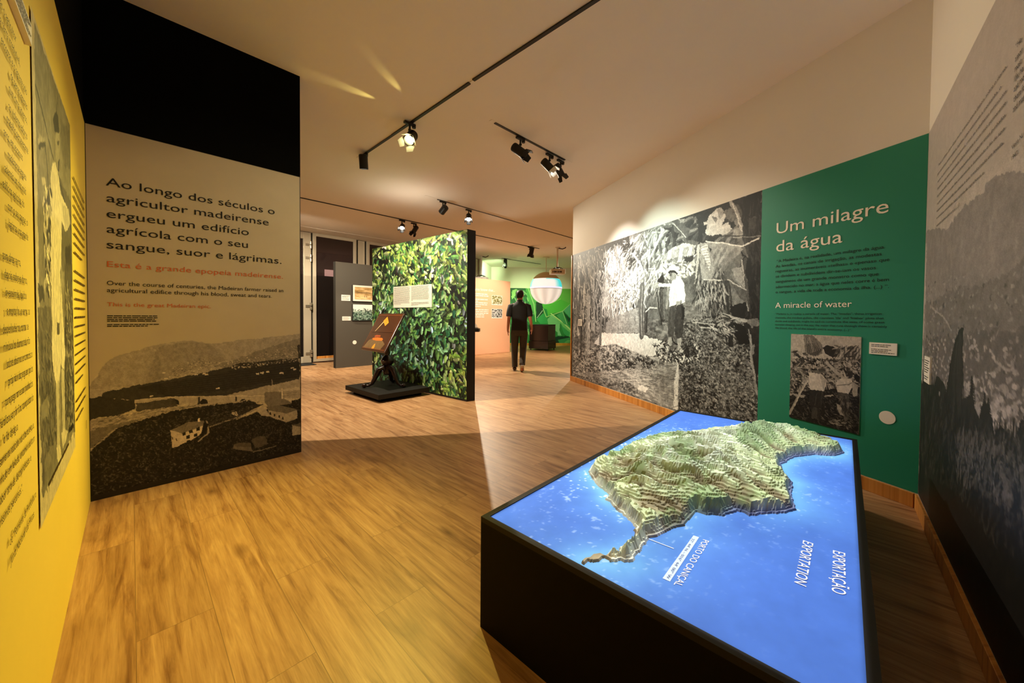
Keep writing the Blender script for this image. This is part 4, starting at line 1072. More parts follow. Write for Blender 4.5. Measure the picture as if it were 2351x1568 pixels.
fg = [(60, 400), (110, 380), (180, 420), (290, 440), (300, 640), (430, 560), (470, 510), (520, 520), (590, 700), (620, 560), (680, 560), (710, 860), (770, 760), (820, 900), (850, 960), (880, 980), (984, 700), (1100, 660), (1500, 600), (1500, 3200), (0, 3200)]
c.poly(fg, U(.10), jit=1)
c.poly([(180, 400), (205, 315), (270, 380), (290, 500), (200, 480)], U(.14), jit=1)
c.poly([(290, 480), (320, 250), (345, 90), (372, 0), (400, -75), (440, -100), (442, 300), (430, 780), (310, 760)], U(.085), jit=.6)
for k in range(26): x = 325 + k * 4.5; c.line([(372 + k * 2.5, -60 + abs(k - 16) * 9), (x, 300), (x - 14 + k, 740)], 1.1, U(RNG.choice([.30, .24, .04])), .6)
def fir(x, y0, y1, w):
    c.poly([(x, y0), (x + w * .35, (y0 + y1) / 2), (x + w, y1), (x - w, y1), (x - w * .35, (y0 + y1) / 2)], U(.12))
    n = 14
    for k in range(n):
        t = k / n; y = y0 + (y1 - y0) * t; ww = 6 + w * t
        c.line([(x - ww, y + 14), (x, y), (x + ww, y + 14)], 1.3, U(.10))
fir(520, 335, 700, 46); fir(636, 480, 800, 30); fir(670, 520, 860, 36)
c.poly([(430, 560), (520, 500), (590, 720), (700, 760), (720, 880), (640, 960), (430, 800)], U(.145), jit=1)
c.poly([(740, 850), (780, 755), (815, 800), (830, 960), (740, 980)], U(.09), jit=1)
c.poly([(540, 580), (580, 700), (600, 640), (585, 560)], U(.62), .8, jit=1)
for q in ([(205, 450), (240, 470), (235, 520), (205, 500)], [(222, 550), (250, 560), (245, 630), (222, 610)], [(322, 670), (350, 665), (345, 750), (322, 745)], [(392, 790), (402, 800), (400, 840), (392, 830)], [(755, 1080), (785, 1080), (775, 1120), (752, 1110)]): c.poly(q, U(.62), .9, jit=.6)
c.poly([(870, 1160), (890, 950), (940, 800), (990, 700), (1300, 560), (1300, 1400), (900, 1350)], U(.075), jit=1)
for k in range(46): c.line([(1020 + k * 12, 640 + k * 2), (930 + k * 11, 880), (880 + k * 12, 1180 + (k % 5) * 40)], 1.6, U(RNG.choice([.45, .36, .28, .03])), .7)
crop = c.region([(60, 400), (300, 640), (430, 800), (640, 960), (870, 1010), (1500, 1000), (1500, 3200), (0, 3200)])
c.speckle(crop, 4600, (8, 34), (1.2, 3.2), -1.45, [U(.02), U(.03), U(.20), U(.27), U(.05), U(.12), U(.02)], .75, .28)
c.speckle(c.region([(380, 900), (800, 1000), (1400, 1100), (1400, 1900), (380, 1300)]), 900, (6, 20), (1.4, 3.4), -1.4, [U(.36), U(.42), U(.28), U(.03)], .7, .35)
c.poly([(0, 1200), (300, 1300), (700, 1800), (1500, 2400), (1500, 3300), (0, 3300)], U(.02), .62, jit=2)
kt = c.a.copy(); c.photo(1.3, 12, .07, 1.08, .03); c.a[:150] = kt[:150] * .6 + c.a[:150] * .4
c.mesh('mural_print', M['print'], mr, 0.0015)
L = Lettering()
for t, a, b, cap in (('\u201cPara a cultivar, para obter terra, transportou-a depois, sobre o dorso,', (2155.9, 383), (2315.8, 152.9), 5.4), ('por caminhos inveros\u00edmeis, lapidou amorosamente a montanha, o', (2154.6, 402.5), (2302.6, 201), 5.4), ('serro, as escarpas, os despenhadeiros, como se trabalhasse min\u00fasculos', (2154.6, 419.4), (2314.5, 210), 4.6),
                     ('diamantes, n\u00e3o sem temeridade sobre abismos e com risco permanente', (2154, 436), (2313.4, 237.5), 5.4), ('da pr\u00f3pria vida; ergueu poios sobre poios para segurar esses punhados', (2153.6, 453), (2312.5, 265.7), 5.4), ('de terra e fertilizou-a por fim, conquistando e dominando o fio de \u00e1gua', (2153.2, 470), (2310.9, 295.6), 4.6),
                     ('misteriosamente nascido nas alturas e que, transformado em levada,', (2152.7, 487), (2307.6, 329), 5.4), ('encaminhou com infinito labor atrav\u00e9s de caprichosos e', (2152.3, 503.5), (2262, 398.7), 5.4), ('sedentar\u00edssimos percursos (...)\u201d.', (2151.8, 521), (2207, 471), 5.4),
                     ):
    L.line(PR, t, a, b, cap)
L.build('paragraph', M['ink'], mr)
L = Lettering()
for t, a, b, cap in (('Vieira N', (2327, 344), (2350.5, 316), 11), ('1947.', (2326.5, 368), (2342.5, 352), 10.5)): L.line(PR, t, a, b, cap)
L.build('credit_line', M['ink'], mr)
L = Lettering()
for t, x, y in (('\u201cHe', 2336.6, 113), ('amor', 2335, 142), ('most', 2334, 165), ('life; he', 2333, 188), ('and mo', 2332, 211), ('them fo', 2331.6, 234.5), ('and mast', 2330, 258)):
    s, z = PR.hit(x, y); L.fixed(PR, t, s, z, 0.021, 1.0, 1, at_end=False)
L.build('paragraph', M['ink'], mr)
a0, b0 = PR.hit(2126.5, 875), PR.hit(2141, 826)
card('caption_label', PR, a0[0], b0[0], a0[1], b0[1] + 0.01, 0.008, 'narrow cream caption card on the valley mural next to the green wall', off=0.002, rows=9, seed=12, top_gap=6)

# ------------------------------------------------------------------ leafy free-standing partition
LF = (FR - FL).length
fp = thing('exhibition_stand', PF.P(LF / 2, 0, -0.07), 'free-standing black stand covered with a photograph of dense green leaves', 'exhibition stand')
MB().slab(PF, -0.002, LF, 0, 2.415, -0.150, 0).build('core', M['charcoal'], fp, bevel=0.003)
c = Canvas(PF, 0.0, LF - 0.004, 0.03, 2.41, 400, 430, (.05, .07, .04))
def V(r, g, b): return (r / 255, g / 255, b / 255)
greens = [V(160, 184, 92), V(140, 172, 74), V(176, 196, 116), V(112, 150, 60), V(84, 132, 62), V(196, 208, 142), V(58, 110, 56), V(48, 100, 62), V(150, 166, 70)]
darks = [V(18, 34, 18), V(30, 52, 26), V(12, 20, 12), V(38, 66, 34), V(46, 32, 30)]
hl = c.noise(90, 90, 3); hz = c.noise(50, 60, 3)
for layer, n in enumerate((1500, 2300, 2300)):
    for k in range(n):
        x, y = RNG.uniform(-10, c.w + 10), RNG.uniform(-10, c.h + 20)
        xi, yi = int(np.clip(x, 0, c.w - 1)), int(np.clip(y, 0, c.h - 1))
        top = 1 - yi / c.h
        if layer == 0: col = darks[RNG.integers(0, len(darks))]
        else:
            if hz[yi, xi] < -.04 and RNG.uniform() < .62: continue
            col = greens[RNG.integers(0, len(greens))]
            if RNG.uniform() < .035: col = V(214, 206, 196)
            w = np.clip(.5 + hl[yi, xi], 0, 1)
            col = (col[0] * (1 - .35 * w * (1 - top)), col[1] * (1 - .06 * w), col[2] * (1 + .3 * w * (1 - top)))
            br = RNG.choice([.42, .7, .95, 1.1, 1.16]); col = tuple(min(1, q * br) for q in col)
        a = -PI / 2 + RNG.normal(0, .75) + hl[yi, xi] * .9
        L_ = RNG.uniform(10, 24) * (1.1 if layer == 2 else 1)
        c.leaf(x, y, L_, L_ * RNG.uniform(.30, .52), a, col, 1, rib=tuple(min(1, q * 1.18 + .03) for q in col) if layer == 2 else None, shade=.16)
c.a *= .84; c.a[..., 0] *= .97; c.photo(1.2, 9, .10, 1.05, .04)
c.mesh('leaf_photograph', M['print'], fp, 0.0012)
# text plaque on it
z8 = zz(880, 600, 13.06)
a0, b0 = PF.hit(*z8(315, 770)), PF.hit(*z8(1470, 655)); zlo = PF.hit(*z8(315, 1392))[1]; zhi = a0[1]
pq = thing('text_plaque', PF.P((a0[0] + b0[0]) / 2, zlo), 'pale text plaque with two columns of small print, on the leafy stand', 'plaque')
MB().slab(PF, a0[0], b0[0], zlo, zhi, 0.002, 0.008).build('plate', mat('plaque_plate', srgb(206, 200, 184), 0.6), pq, bevel=0.001)
L = Lettering(); Wq = b0[0] - a0[0]; Hq = zhi - zlo
for col in (0, 1):
    for k in range(17 if col else 16):
        if (col, k) in ((1, 13),): continue
        e = .46 - (.24 if (col, k) == (0, 15) else .0) - RNG.uniform(0, .02)
        if (col, k) == (1, 12): e = .06
        if (col, k) == (1, 16): e = .2
        x = a0[0] + Wq * (.02 + .475 * col)
        L.bars(PF, x, x + Wq * (e - .02), zhi - Hq * (.065 + .052 * k), Hq * .017, .009, seed=300 + col * 40 + k)
L.build('small_print', M['ink'], pq)

# ------------------------------------------------------------------ plinth and tilt-top table
pf = on_z(869.3, 907, .12); pl_ = on_z(792.8, 884.6, .12); pr_ = on_z(991.4, 887.8, .12)
eu = (pr_ - pf); ev = (pl_ - pf); eu.z = ev.z = 0; eu *= .955
cn = [pf.xy, (pf + eu).xy, (pf + eu + ev).xy, (pf + ev).xy]
cen = (Vector(cn[0]) + Vector(cn[2])) / 2
pt = thing('plinth', (cen.x, cen.y, 0), 'low dark plinth on the floor under the antique table', 'plinth')
# keep clear of the partition face
MB().prism(cn, .052, .12).build('slab', M['charcoal'], pt, bevel=0.004)
ins = [Vector(p) + (cen - Vector(p)).normalized() * 0.13 for p in cn]
MB().prism(ins, 0.0, .052).build('recessed_base', M['black_lacquer'], pt)
BC = Vector((-1.9666, 5.5035, 0.957)); az = -0.78708; tl = 0.50094; bw, bh = 0.8065, 0.6359
be = Vector((math.cos(az), math.sin(az), 0)); bn0 = Vector((math.sin(az), -math.cos(az), 0))
bup = Vector((0, 0, 1)) * math.cos(tl) - bn0 * math.sin(tl)
bn = be.cross(bup)
if bn.dot(bn0) < 0: bn = -bn
BR = Matrix((be, bup, bn)).transposed()
st = BC - bn0 * 0.09
tt = thing('tilt_top_table', (st.x, st.y, .12), 'antique dark wooden tripod table with inlaid top tilted upright, on a plinth', 'table')
bmx = MB(); bmx.box(BC - bn * 0.014, (bw, bh, 0.028), BR)
board = bmx.build('table_top', mat('inlaid_walnut_top', srgb(78, 42, 22), 0.25, noise=0.75, nscale=9), tt, bevel=0.008)
def bp(u, v, o=0.0012): return BC + be * (u * bw) + bup * (v * bh) + bn * o
# inlaid border strips, flag, basket, pale foreground
for u0, v0, u1, v1 in ((-.46, .44, .46, .455), (-.46, -.455, .46, -.44), (-.46, -.45, -.45, .45), (.45, -.45, .46, .45)):
    MB().quad(bp(u0, v0), bp(u1, v0), bp(u1, v1), bp(u0, v1)).build('border_inlay', mat('border_inlay', srgb(120, 62, 26), 0.3, noise=.5, nscale=30), tt)
MB().poly([bp(-.44, -.44, .0008), bp(.30, -.44, .0008), bp(.36, -.30, .0008), bp(.12, -.17, .0008), bp(-.14, -.16, .0008), bp(-.34, -.24, .0008)]).build('ground_inlay', mat('burr_inlay', srgb(128, 98, 58), 0.3, noise=0.7, nscale=22), tt)
zb = lambda x, y: (780 + x / 6.274, 690 + y / 6.274)
def on_board(x, y, o=0.0014):
    r = Vector(ray(*zb(x, y))); o0 = Vector((0, 0, CAMH)); t = (BC - o0).dot(bn) / r.dot(bn)
    return o0 + r * t + bn * o
fl = MB().poly([on_board(630, 295), on_board(690, 232), on_board(707, 318), on_board(655, 368)]).build('flag_inlay', M['inlay_gold'], tt)
MB().poly([on_board(508, 446), on_board(512, 436), on_board(632, 304), on_board(636, 312)]).build('flagpole_inlay', M['inlay_pale'], tt)
mk_ = MB()
for q in (((655, 275), (690, 285), (688, 296), (656, 286)), ((652, 300), (680, 310), (678, 322), (654, 314)), ((655, 330), (672, 336), (668, 345), (656, 342))): mk_.poly([on_board(*p, .002) for p in q])
mk_.build('flag_marks', M['inlay_orange'], fl)
MB().poly([on_board(*p) for p in ((470, 552), (480, 538), (545, 532), (615, 540), (624, 560), (605, 580), (520, 576), (478, 566))]).build('basket_inlay', M['inlay_orange'], tt)
MB().poly([on_board(*p) for p in ((500, 530), (508, 502), (540, 494), (590, 500), (585, 528), (545, 530))]).build('fruit_inlay', mat('russet_inlay', srgb(160, 70, 26), .35, noise=.5, nscale=60), tt)
MB().poly([on_board(*p) for p in ((455, 690), (470, 660), (500, 625), (515, 620), (505, 660), (490, 692))]).build('leaf_inlay', M['inlay_gold'], tt)
MB().tube([on_board(470, 455), on_board(770, 462)], .0015, 6).build('joint_line', M['wood_dark'], tt)
# column, block and legs
mb = MB(); mb.lathe((st.x, st.y, 0), [(.001, .30), (.05, .30), (.065, .34), (.05, .40), (.042, .43), (.085, .47), (.10, .52), (.07, .57), (.036, .60), (.045, .63), (.034, .68), (.03, .80), (.045, .83), (.05, .86), (.001, .87)], 24)
mb.build('column', M['wood_dark'], tt, smooth=True)
mb = MB(); mb.box(st + Vector((0, 0, .87 - st.z)) + bn0 * .02, (.16, .16, .05), Matrix.Rotation(az, 3, 'Z')); mb.build('tilt_block', M['wood_dark'], tt, bevel=.005)
mb = MB(); mb.box(BC - bn * .04, (.05, bh * .8, .025), BR); mb.build('batten', M['wood_dark'], tt, bevel=.004)
def leg_dir(px, py):
    f = on_z(px, py, .13); v = Vector((f.x - st.x, f.y - st.y, 0)); return v.normalized(), v.length
d1_, l1_ = leg_dir(836, 889); d2_, l2_ = leg_dir(910, 887)
d3_ = -(d1_ + d2_).normalized()
for d_, l_ in ((d1_, l1_), (d2_, l2_), (d3_, .34)):
    l_ = min(max(l_, .30), .50); o = Vector((st.x, st.y, 0))
    pts = [o + d_ * (l_ * t) + Vector((0, 0, z)) for t, z in ((.06, .36), (.18, .42), (.36, .38), (.52, .27), (.66, .18), (.80, .150), (.92, .150), (1.0, .165))]
    mb = MB(); mb.tube(pts, [.040, .050, .046, .036, .027, .021, .018, .014], 10)
    mb.tube([pts[2] + Vector((0, 0, .03)), pts[3] + Vector((0, 0, .045)) - d_ * .02, pts[3] + Vector((0, 0, -.0))], [.022, .026, .012], 10)
    lg = mb.build('leg', M['wood_dark'], tt, smooth=True)
    MB().ball(pts[-1] + Vector((0, 0, -.010)), .0345, 14, 10).build('scroll_foot', M['wood_dark'], lg, smooth=True)

# ------------------------------------------------------------------ small grey stand with pictures
z6b = zz(680, 520, 4.61)
g2 = thing('exhibition_stand', PS.P(.7, 0, -.06), 'small dark grey stand with two framed pictures, before the windows', 'exhibition stand')
MB().slab(PS, 0, 1.55, 0, 2.41, -.125, 0).build('board', M['grey_board'], g2, bevel=.003)
MB().slab(PS, -.004, -.001, 0, 2.41, -.125, -.001).build('end_panel', M['charcoal'], g2)
def framed(nm, x0, y0, y1, wid, lab, tones, seed):
    s0, zt_ = PS.hit(*z6b(x0, y0)); zb_ = PS.hit(*z6b(x0, y1))[1]; s1 = s0 + wid
    t = thing('framed_picture', PS.P((s0 + s1) / 2, zb_), lab, 'picture', 'framed pictures on the grey stand')
    MB().slab(PS, s0, s1, zb_, zt_, .001, .028).build('frame', M['black'], t, bevel=.002)
    c = Canvas(PS, s0 + .012, s1 - .004, zb_ + .02, zt_ - .004, 90, 70, (.9, .88, .82))
    m_ = np.zeros((70, 90)); m_[8:62, 6:84] = 1
    if seed == 1:
        c.a[8:62, 6:84] = V(196, 160, 104); c.a += (c.noise(14, 8, 3) * .16 * m_)[..., None]
        for k in range(9): c.line([(6, 26 + k), (26, 30 + k * .5), (44, 27 + k), (60, 32), (84, 30 + k * .4)], 1.2, V(92, 70, 40), .35, raw=True)
        for x in (38, 44, 60): c.line([(x, 44), (x + 1, 52)], 1.6, V(80, 54, 34), raw=True)
        c.a[40:60, 6:84] += .08
    else:
        c.a[:] = V(226, 226, 218); mm = np.zeros((70, 90)); mm[28:70, 0:90] = 1
        c.a[34:70] = V(40, 56, 48)
        c.speckle(mm, 420, (5, 12), (1.5, 3), -1.2, [V(120, 150, 130), V(60, 96, 76), V(30, 46, 38), V(170, 190, 176)], .95, .9)
        for k in range(9): c.line([(48, 34), (48 + 14 * math.cos(k * .78), 26 - 10 * math.sin(k * .4))], 1.4, V(40, 56, 48), raw=True)
    c.mesh('printed_picture', M['print'], t, .0295)
framed('a', 590, 617, 797, .66, 'framed sepia landscape print on the grey stand, the upper picture', None, 1)
framed('b', 590, 822, 1002, .66, 'framed grey-green print of a leafy crop, the lower picture', None, 2)
for (xa, ya, xb, yb), lb, sd in (((478, 722, 572, 788), 'white caption card beside the sepia landscape picture', 21), ((487, 952, 577, 995), 'white caption card beside the leafy crop picture', 22)):
    p, q = PS.hit(*z6b(xa, ya)), PS.hit(*z6b(xb, yb)); card('caption_label', PS, p[0], q[0], q[1], p[1], .006, lb, rows=5, off=.001, seed=sd)
ce = PS.hit(*z6b(618, 1226)); tag(disc('round_sticker', PS, ce[0], ce[1], .046, .003, M['label'], off=.001), 'round white sticker low on the small grey stand', 'sticker')
a = on_z(686, 834); b = on_z(716, 836)
mt = MB(); q = PW.hit(700, 838)
p0 = PW.P(sx(640), 0, .02); p1 = PW.P(sx(712), 0, .02); n3 = Vector((N_.x, N_.y, 0))
mt.hexa([p0, p1, p1 + n3 * .42, p0 + n3 * .42] + [v + Vector((0, 0, .012)) for v in (p0, p1, p1 + n3 * .42, p0 + n3 * .42)])
tag(mt.build('door_mat', M['mat_rubber']), 'black rubber mat lying in front of the glass door', 'mat')

# ------------------------------------------------------------------ orange stand at the back
z10 = zz(1090, 620, 7.467)
op = thing('exhibition_stand', PO.P(-1.2, 0, -.06), 'tall orange stand with white text and two small photographs', 'exhibition stand')
MB().slab(PO, -2.4, 0, .004, 2.385, -.12, 0).build('board', M['orange_board'], op, bevel=.003)
L = Lettering()
s, z = PO.hit(*z10(345, 372)); L.fixed(PO, 'Did you know that...', s, z, .088, 1.08, 1)
s0 = PO.hit(*z10(-160, 420))[0]
for k, (y, xe) in enumerate(((427, 232), (456, 232), (517, 220), (540, 55), (574, 215), (604, 210), (630, 100), (692, 232), (722, 230), (752, 230), (778, 160), (810, 160))):
    s1, z = PO.hit(*z10(xe, y)); L.bars(PO, s0, s1, z, .026, seed=80 + k)
L.build('lettering', M['white_ink'], op, 'white lettering')
for (xa, ya, xb, yb), lb, sd in (((290, 430, 470, 605), 'olive toned small photograph on the orange stand, the upper one', 1), ((287, 662, 469, 828), 'black and white small photograph on the orange stand, the lower one', 2)):
    p, q = PO.hit(*z10(xa, ya)), PO.hit(*z10(xb, yb)); t = thing('photo_print', PO.P(p[0], q[1]), lb, 'photograph', 'small photographs on the orange stand')
    MB().slab(PO, p[0], q[0], q[1], p[1], .001, .007).build('backing_board', M['label'], t)
    c = Canvas(PO, p[0] + .012, q[0] - .012, q[1] + .03, p[1] - .012, 60, 55, V(150, 140, 90) if sd == 1 else V(120, 120, 116))
    if sd == 1: tn = [V(214, 206, 170), V(98, 96, 44), V(240, 236, 220), V(130, 128, 70)]
    else: tn = [V(30, 30, 30), V(220, 220, 214), V(60, 60, 58), V(240, 240, 236)]
    c.speckle(np.ones((55, 60)), 260, (5, 14), (2, 5), .8, tn, .9, .9)
    c.mesh('printed_picture', M['print'], t, .0078)
sh = Vector((-1.06, 9.0, 0)); x1 = Vector(ray(1101.3, 757)); x1 = Vector((x1.x, x1.y)) * (9.0 / x1.y)
ds = thing('display_shelf', (x1.x - .3, 9.0, 0), 'black display stand with a white sloping card, just behind the leafy stand', 'display stand')
zt2 = CAMH + ray(1096, 754)[2] * 9.0 / ray(1096, 754)[1]
MB().box((x1.x - .30, 9.0, zt2 - .04), (.60, .36, .08)).build('top', M['black'], ds, bevel=.003)
mb = MB(); mb.box((x1.x - .34, 9.0, (zt2 - .08) / 2), (.06, .06, zt2 - .08)); mb.box((x1.x - .34, 9.0, .01), (.34, .30, .02)); mb.build('post', M['black'], ds)
mb = MB(); xa, xb = x1.x - .58, x1.x - .035
mb.hexa([(xa, 8.86, zt2 + .022), (xb, 8.86, zt2 + .022), (xb - .03, 9.12, zt2 + .022), (xa, 9.12, zt2 + .022), (xa, 8.86, zt2 + .03), (xb, 8.86, zt2 + .03), (xb - .06, 9.12, zt2 + .11), (xa, 9.12, zt2 + .11)])
mb.build('sloping_card', M['label'], ds)
MB().box((x1.x - .31, 8.99, zt2 + .011), (.56, .3, .022)).build('card_base', M['steel'], ds)

# ------------------------------------------------------------------ banana-leaf mural on the back wall
z11 = zz(1160, 640, 7.125)
s0b, s1b = -.75, 3.6
bm_ = thing('wall_mural', PB.P(1, .1), 'bright green banana leaf mural along the back wall', 'wall mural')
c = Canvas(PB, s0b, s1b, .102, 2.39, 300, 170, V(40, 120, 60))
c.zoom(1160, 640, 7.125)
c.a += (c.noise(40, 40, 3) * .05)[..., None]
c.poly([(80, 130), (420, 130), (420, 740), (250, 1080), (60, 1080)], V(30, 84, 48), jit=1)
c.speckle(c.region([(80, 130), (420, 130), (420, 740), (250, 1080), (60, 1080)]), 110, (14, 40), (3, 7), 1.2, [V(60, 140, 70), V(96, 170, 90), V(20, 50, 34), V(44, 116, 66), V(150, 196, 130)], .8, .6)
c.poly([(330, 150), (430, 150), (520, 380), (500, 640), (400, 420)], V(84, 160, 84)); c.line([(370, 150), (470, 420), (500, 700)], 2, V(180, 214, 150))
c.poly([(110, 180), (190, 170), (150, 300), (100, 340)], V(150, 196, 120), jit=1)
c.poly([(500, 380), (640, 400), (620, 560), (510, 660)], V(24, 54, 40)); c.line([(520, 640), (610, 520)], 1.6, V(200, 220, 200))
c.poly([(600, 400), (900, 320), (1100, 420), (940, 530), (760, 570), (660, 630), (620, 480)], V(86, 176, 72)); c.poly([(620, 480), (660, 630), (700, 610), (680, 500)], V(40, 130, 70))
c.poly([(900, 130), (1100, 130), (1300, 130), (1300, 480), (1070, 410), (980, 370), (870, 320)], V(104, 176, 82)); c.line([(760, 400), (900, 330)], 2, V(160, 200, 120))
c.line([(620, 490), (670, 625), (940, 530), (1060, 420)], 2.0, V(190, 214, 150))
c.poly([(510, 660), (620, 560), (680, 640), (700, 730), (580, 740)], V(54, 150, 84)); c.poly([(690, 660), (760, 590), (900, 690), (880, 900), (700, 740)], V(126, 186, 134))
c.poly([(760, 570), (1100, 830), (1300, 980), (1300, 1060), (1050, 960), (900, 720)], V(112, 180, 110)); c.line([(750, 570), (960, 730), (1080, 850), (1300, 1000)], 3, V(196, 214, 150))
c.poly([(840, 600), (940, 530), (1010, 740), (1100, 800), (960, 740)], V(70, 150, 96)); c.line([(940, 540), (1010, 740)], 1.6, V(170, 206, 160))
c.poly([(950, 520), (1060, 420), (1300, 560), (1300, 700), (1060, 640)], V(84, 160, 120)); c.poly([(960, 560), (1070, 660), (1040, 720)], V(20, 60, 44))
c.poly([(850, 760), (920, 930), (860, 930)], V(130, 186, 150)); c.poly([(910, 760), (1060, 880), (1040, 960), (960, 900)], V(60, 150, 90))
c.poly([(500, 940), (1050, 940), (1060, 1000), (900, 1090), (500, 1090)], V(16, 52, 40), jit=1); c.poly([(860, 1000), (1060, 960), (1300, 960), (1300, 1090), (900, 1080)], V(54, 130, 84)); c.poly([(950, 1060), (1020, 1000), (1300, 1000), (1300, 1090)], V(96, 160, 100))
for k in range(10): c.line([(720 + k * 16, 600 + k * 10), (700 + k * 22, 740)], 1, V(70, 140, 90), .6)
c.mesh('mural_print', M['print'], bm_, .0015); collapse(bm_)

# ------------------------------------------------------------------ kiosk
kf = Vector((1.265, 12.8)); th = math.radians(28)
ka = Vector((-math.cos(th), math.sin(th))); kb = Vector((math.sin(th), math.cos(th)))
kc = kf + ka * .36 + kb * .36
ks = thing('kiosk', (kc.x, kc.y, 0), 'black lacquered square kiosk cabinet on short feet below the hanging globe', 'kiosk')
def sq(h): return [kc + ka * (-h) + kb * (-h), kc + ka * h + kb * (-h), kc + ka * h + kb * h, kc + ka * (-h) + kb * h]
M['kiosk'] = mat('black_gloss_lacquer', (.012, .006, .004, 1), .18)
MB().prism(sq(.36), .34, .90).build('cabinet', M['kiosk'], ks, bevel=.006)
MB().prism(sq(.375), .06, .335).build('base_drawer', M['kiosk'], ks, bevel=.006)
MB().prism(sq(.365), .90, .925).build('top', M['black'], ks, bevel=.003)
for p in sq(.32): MB().cyl((p.x, p.y, 0), (p.x, p.y, .065), .022, n=10).build('foot', M['black'], ks)

# ------------------------------------------------------------------ hanging globe
gc = Vector((1.16, 12.58, 2.19)); gr_ = .55
gb = thing('globe_display', gc, 'large hanging globe display with a glowing white and turquoise band', 'globe')
nu, nv = 96, 72
Yv, Xu = np.mgrid[0:nv, 0:nu]
lat = -PI / 2 + PI * Yv / (nv - 1); lon = 2 * PI * Xu / (nu - 1)
co = np.stack([gc.x + gr_ * np.cos(lat) * np.sin(lon), gc.y - gr_ * np.cos(lat) * np.cos(lon), gc.z + gr_ * np.sin(lat)], -1).reshape(-1, 3)
ga = np.empty((nv, nu, 3)); ga[:] = V(214, 206, 190)
hz_ = np.sin(lat)
lonw = (lon + PI) % (2 * PI) - PI
band = (hz_ > .02) & (hz_ < .56)
ga[band] = V(236, 228, 222)
tq = np.clip((lonw - .45) / .5, 0, 1) * band; tl_ = np.clip((-lonw - 1.0) / .3, 0, 1) * band; tu = np.clip((hz_ - .46) / .08, 0, 1) * (lonw > -.1) * band
wq = np.clip(tq + tl_ * .6 + tu, 0, 1)[..., None]; ga = ga * (1 - wq) + np.array(V(60, 206, 206)) * wq
st_ = (hz_ > -.05) & (hz_ < .05); ga[st_] = V(226, 226, 246)
st2 = (np.abs(hz_) < .018) & ((np.sin(lon * 46) + np.sin(lon * 17)) > -.4); ga[st2] = V(150, 150, 216)
st3 = (hz_ < -.05) & (hz_ > -.085); ga[st3] = V(150, 140, 130)
low_ = hz_ < -.085; ga[low_] = np.array(V(226, 216, 200))[None] * (0.93 + .07 * np.sin(lon[low_] * 9))[:, None]
dome = bpy.data.materials.new('lit_globe_skin'); dome.use_nodes = True
nt = dome.node_tree; bs = nt.nodes['Principled BSDF']; vc = nt.nodes.new('ShaderNodeVertexColor'); vc.layer_name = 'ink'
nt.links.new(vc.outputs[0], bs.inputs['Base Color']); nt.links.new(vc.outputs[0], bs.inputs['Emission Color']); bs.inputs['Emission Strength'].default_value = .95; bs.inputs['Roughness'].default_value = .4
keep = (lat[:-1, :-1] < math.asin(.56) + .02)
g_ = grid_mesh('lit_sphere', co, nu, nv, ga, dome, gb, keep)
g_.data.polygons.foreach_set('use_smooth', [True] * len(g_.data.polygons))
prof = [(gr_ * 1.004 * math.cos(a_), gr_ * 1.004 * math.sin(a_)) for a_ in np.linspace(math.asin(.55), PI / 2 - .02, 14)]
MB().lathe(gc, prof, 48).build('unlit_cap', mat('beige_cap', srgb(196, 170, 132), .6), gb, smooth=True)
MB().cyl((gc.x, gc.y, gc.z + .54), (gc.x, gc.y, HC - .002), .016, n=10).build('rod', M['white_plastic'], gb)
MB().cyl((gc.x, gc.y, HC - .02), (gc.x, gc.y, HC - .001), .11, n=20).build('ceiling_plate', M['white_plastic'], gb)

# ------------------------------------------------------------------ projectors on poles
def projector(x, y, zb_, lab, aim):
    t = thing('projector', (x, y, zb_), lab, 'projector', 'ceiling projectors on poles')
    MB().cyl((x, y, zb_ + .19), (x, y, HC - .002), .026, n=12).build('pole', M['white_plastic'], t, smooth=True)
    mb = MB(); mb.cyl((x, y, HC - .03), (x, y, HC - .001), .07, n=14); mb.build('ceiling_plate', M['white_plastic'], t)
    R = Matrix.Rotation(aim, 3, 'Z')
    mb = MB()
    for dx, dy in ((-.14, .1), (.14, .1), (-.14, -.1), (.14, -.1)): mb.tube([Vector((x, y, zb_ + .2)), Vector((x, y, zb_ + .18)) + R @ Vector((dx * .6, dy, 0)), Vector((x, y, zb_ + .145)) + R @ Vector((dx, dy, 0))], .011, 6)
    mb.box((x, y, zb_ + .195), (.10, .10, .03), R)
    mb.build('mount_bracket', M['black'], t)
    MB().box((x, y, zb_ + .07), (.42, .30, .14), R).build('housing', M['white_plastic'], t, bevel=.012)
    mb = MB(); mb.cyl(Vector((x, y, zb_ + .07)) + R @ Vector((.1, .15, 0)), Vector((x, y, zb_ + .07)) + R @ Vector((.1, .175, 0)), .045, n=18); mb.build('lens', M['lens_dark'], t)
    mb = MB()
    for k, xx in enumerate((-.16, -.11, -.07, -.01, .04, .08)): mb.box(Vector((x, y, zb_ + .06)) + R @ Vector((xx, -.152, 0)), (.032, .004, .035 + .012 * (k % 2)), R)
    mb.build('socket_panel', M['gasket'], t)
    mb = MB(); mb.tube([Vector((x + .03, y, HC - .03)), Vector((x + .14, y - .05, HC - .06)), Vector((x + .22, y - .05, HC - .03)), Vector((x + .24, y - .05, HC - .004))], .014, 8); mb.build('cable', M['black'], t)
projector(1.32, 10.77, 2.455, 'white ceiling projector hung on a pole in front of the globe', .12)
projector(-1.05, 12.35, 2.385, 'white ceiling projector pole partly hidden above the orange stand', -.3)

